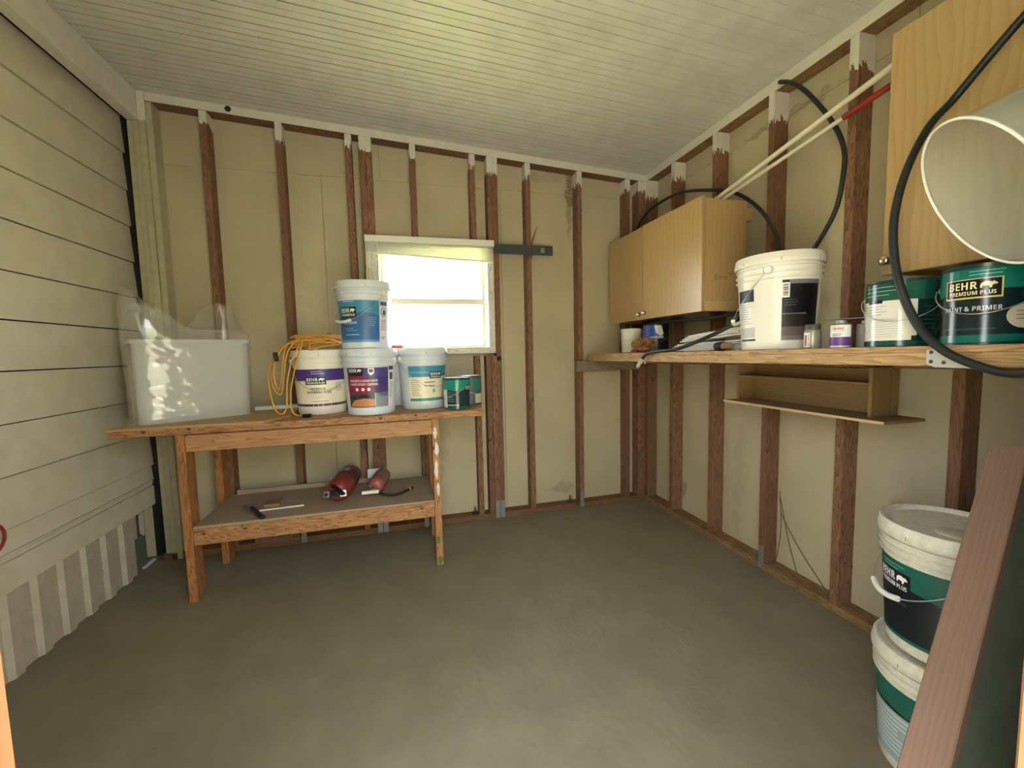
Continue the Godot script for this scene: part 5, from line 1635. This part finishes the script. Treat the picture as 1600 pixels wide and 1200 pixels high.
func build_right_corner() -> void:
	var pr: Callable = pail_rad
	var at := Vector3(-0.430, 0.0, 2.205)
	var lowp := pail("white pail standing on the floor under another, green and dark label", at, deg_to_rad(40), {"mat": M.plastic_dirty})
	var upp := pail("grubby white pail on top of another pail by the leaning panel", at + Vector3(0.004, 0.3715, 0.0), deg_to_rad(-118), {"mat": M.plastic_dirty, "cap": true, "grip": true, "drop": 0.150})
	for k in 2:
		var st := begin()
		var ph := deg_to_rad(-62)
		print_rect(st, ph, pr, -0.215, 0.20, 0.034, 0.262, srgb(20, 28, 32), 0.0004)
		print_poly(st, ph, pr, PackedVector2Array([Vector2(-0.215, 0.262), Vector2(-0.15, 0.262), Vector2(-0.1, 0.262), Vector2(-0.05, 0.262), Vector2(0.0, 0.262), Vector2(0.10, 0.262), Vector2(0.20, 0.262), Vector2(0.20, 0.17), Vector2(0.10, 0.168), Vector2(0.0, 0.175), Vector2(-0.05, 0.19), Vector2(-0.1, 0.196), Vector2(-0.15, 0.198), Vector2(-0.215, 0.198)]), srgb(22, 92, 78), 0.0014)
		if k == 0:
			print_plate(st, ph, pr, -0.125, 0.205, 0.105, 0.056, 0.0020)
			print_lines(st, ph, pr, -0.16, -0.08, 0.250, 2, 0.010, 0.003, srgb(110, 170, 152), 0.0018)
			print_text(st, ph, pr, "INTERIOR", -0.115, 0.140, 0.010, srgb(90, 96, 98), 0.0010)
			print_rect(st, ph, pr, -0.215, 0.20, 0.034, 0.044, srgb(24, 96, 80), 0.0009)
		else:
			print_rect(st, ph, pr, -0.215, 0.20, 0.034, 0.185, srgb(150, 164, 160), 0.0009)
			print_lines(st, ph, pr, -0.20, -0.05, 0.175, 9, 0.014, 0.004, srgb(206, 212, 208), 0.0012)
		part(upp if k == 0 else lowp, "label", st.commit(), M.print)
	# slab leaning towards the right wall
	var TL := Vector3(-0.600, 1.014, 2.352)
	var L := Vector3(-0.500, -0.504, 0.152).normalized()
	var W := Vector3(0.710, -0.704, 0.0)
	W = (W - L * W.dot(L)).normalized()
	var N := W.cross(L).normalized()
	if N.z < 0:
		N = -N
	var ln := 0.735
	var wd := 0.700
	var t := 0.062
	var lp := thing("leaning_panel", "dark green panel with a brown wooden edge leaning at the lower right", "panel", TL + L * ln + W * wd)
	var mid := TL + L * (ln / 2) + W * (wd / 2) + N * (t / 2) - lp.position
	var bs := Basis(W, -L, N)
	if bs.determinant() < 0:
		bs = Basis(W, L, N)
	var pm := part(lp, "face", cbox(Vector3(wd - 0.022, ln, t - 0.004), 0.001), M.green_panel)
	pm.transform = Transform3D(bs, mid + W * 0.011)
	var pe := part(lp, "edge_board", cbox(Vector3(0.020, ln, t), 0.002), M.brown_board)
	pe.transform = Transform3D(bs, mid - W * (wd / 2 - 0.010))

func build_small_things() -> void:
	# dark metal bar on the wall right of the window
	var b := thing("metal_bar", "dark flat metal bar fixed level beside the window", "bar", Vector3(-1.01, 1.99, 0.0012))
	slab(b, "bar", Vector3(-0.222, -0.034, 0.013), Vector3(0.222, 0.036, 0.019), M.dark_metal, 0.001)
	slab(b, "spacer", Vector3(-0.205, -0.02, 0.0), Vector3(-0.190, 0.02, 0.0125), M.dark_metal, 0.001)
	part(b, "plate", cbox(Vector3(0.03, 0.036, 0.002), 0.001), M.steel_dull, Vector3(0.142, 0.0, 0.0202))
	# thin canes on the right wall
	var c := thing("canes", "three thin dry canes leaning in the right wall by the floor", "cane", Vector3(0.075, 0.041, 1.3))
	for q in [[[0.082, 0.45, 1.195], [0.080, 0.23, 1.21], [0.040, 0.043, 1.216]], [[0.082, 0.42, 1.20], [0.080, 0.19, 1.26], [0.060, 0.043, 1.335]], [[0.082, 0.33, 1.205], [0.081, 0.18, 1.32], [0.07, 0.043, 1.475]]]:
		var ps := []
		for k in q:
			ps.append(Vector3(k[0], k[1], k[2]) - Vector3(0.075, 0.041, 1.3))
		part(c, "cane", tube(ps, 0.0024, 6, 6), M.cane)
	# red ring on the siding
	var r := thing("red_cord_loop", "thin red cord loop hanging on the siding at the left edge", "cord", Vector3(-3.428, 0.53, 0.99))
	var ps2 := []
	for k in 18:
		var a := TAU * k / 18.0
		ps2.append(Vector3(0.0, 0.062 + 0.056 * cos(a), 0.03 + 0.055 * sin(a)))
	part(r, "cord", tube(ps2, 0.0055, 4, 8, true), M.red_pipe)
	# wire mesh vent in the bottom plate behind the bench
	var v := thing("mesh_vent", "strip of rusty wire mesh at the floor behind the workbench", "mesh", Vector3(-2.75, 0.042, 0.004))
	var st := begin()
	for k in 27:
		add_cbox(st, Vector3(-0.13 + 0.01 * k, 0.028, 0.0), Vector3(0.0025, 0.056, 0.0025), 0.0004)
	for k in 6:
		add_cbox(st, Vector3(0, 0.003 + 0.010 * k, 0.0028), Vector3(0.265, 0.0025, 0.0025), 0.0004)
	part(v, "mesh", st.commit(), mat(srgb(176, 140, 136), 0.6, 0.2))
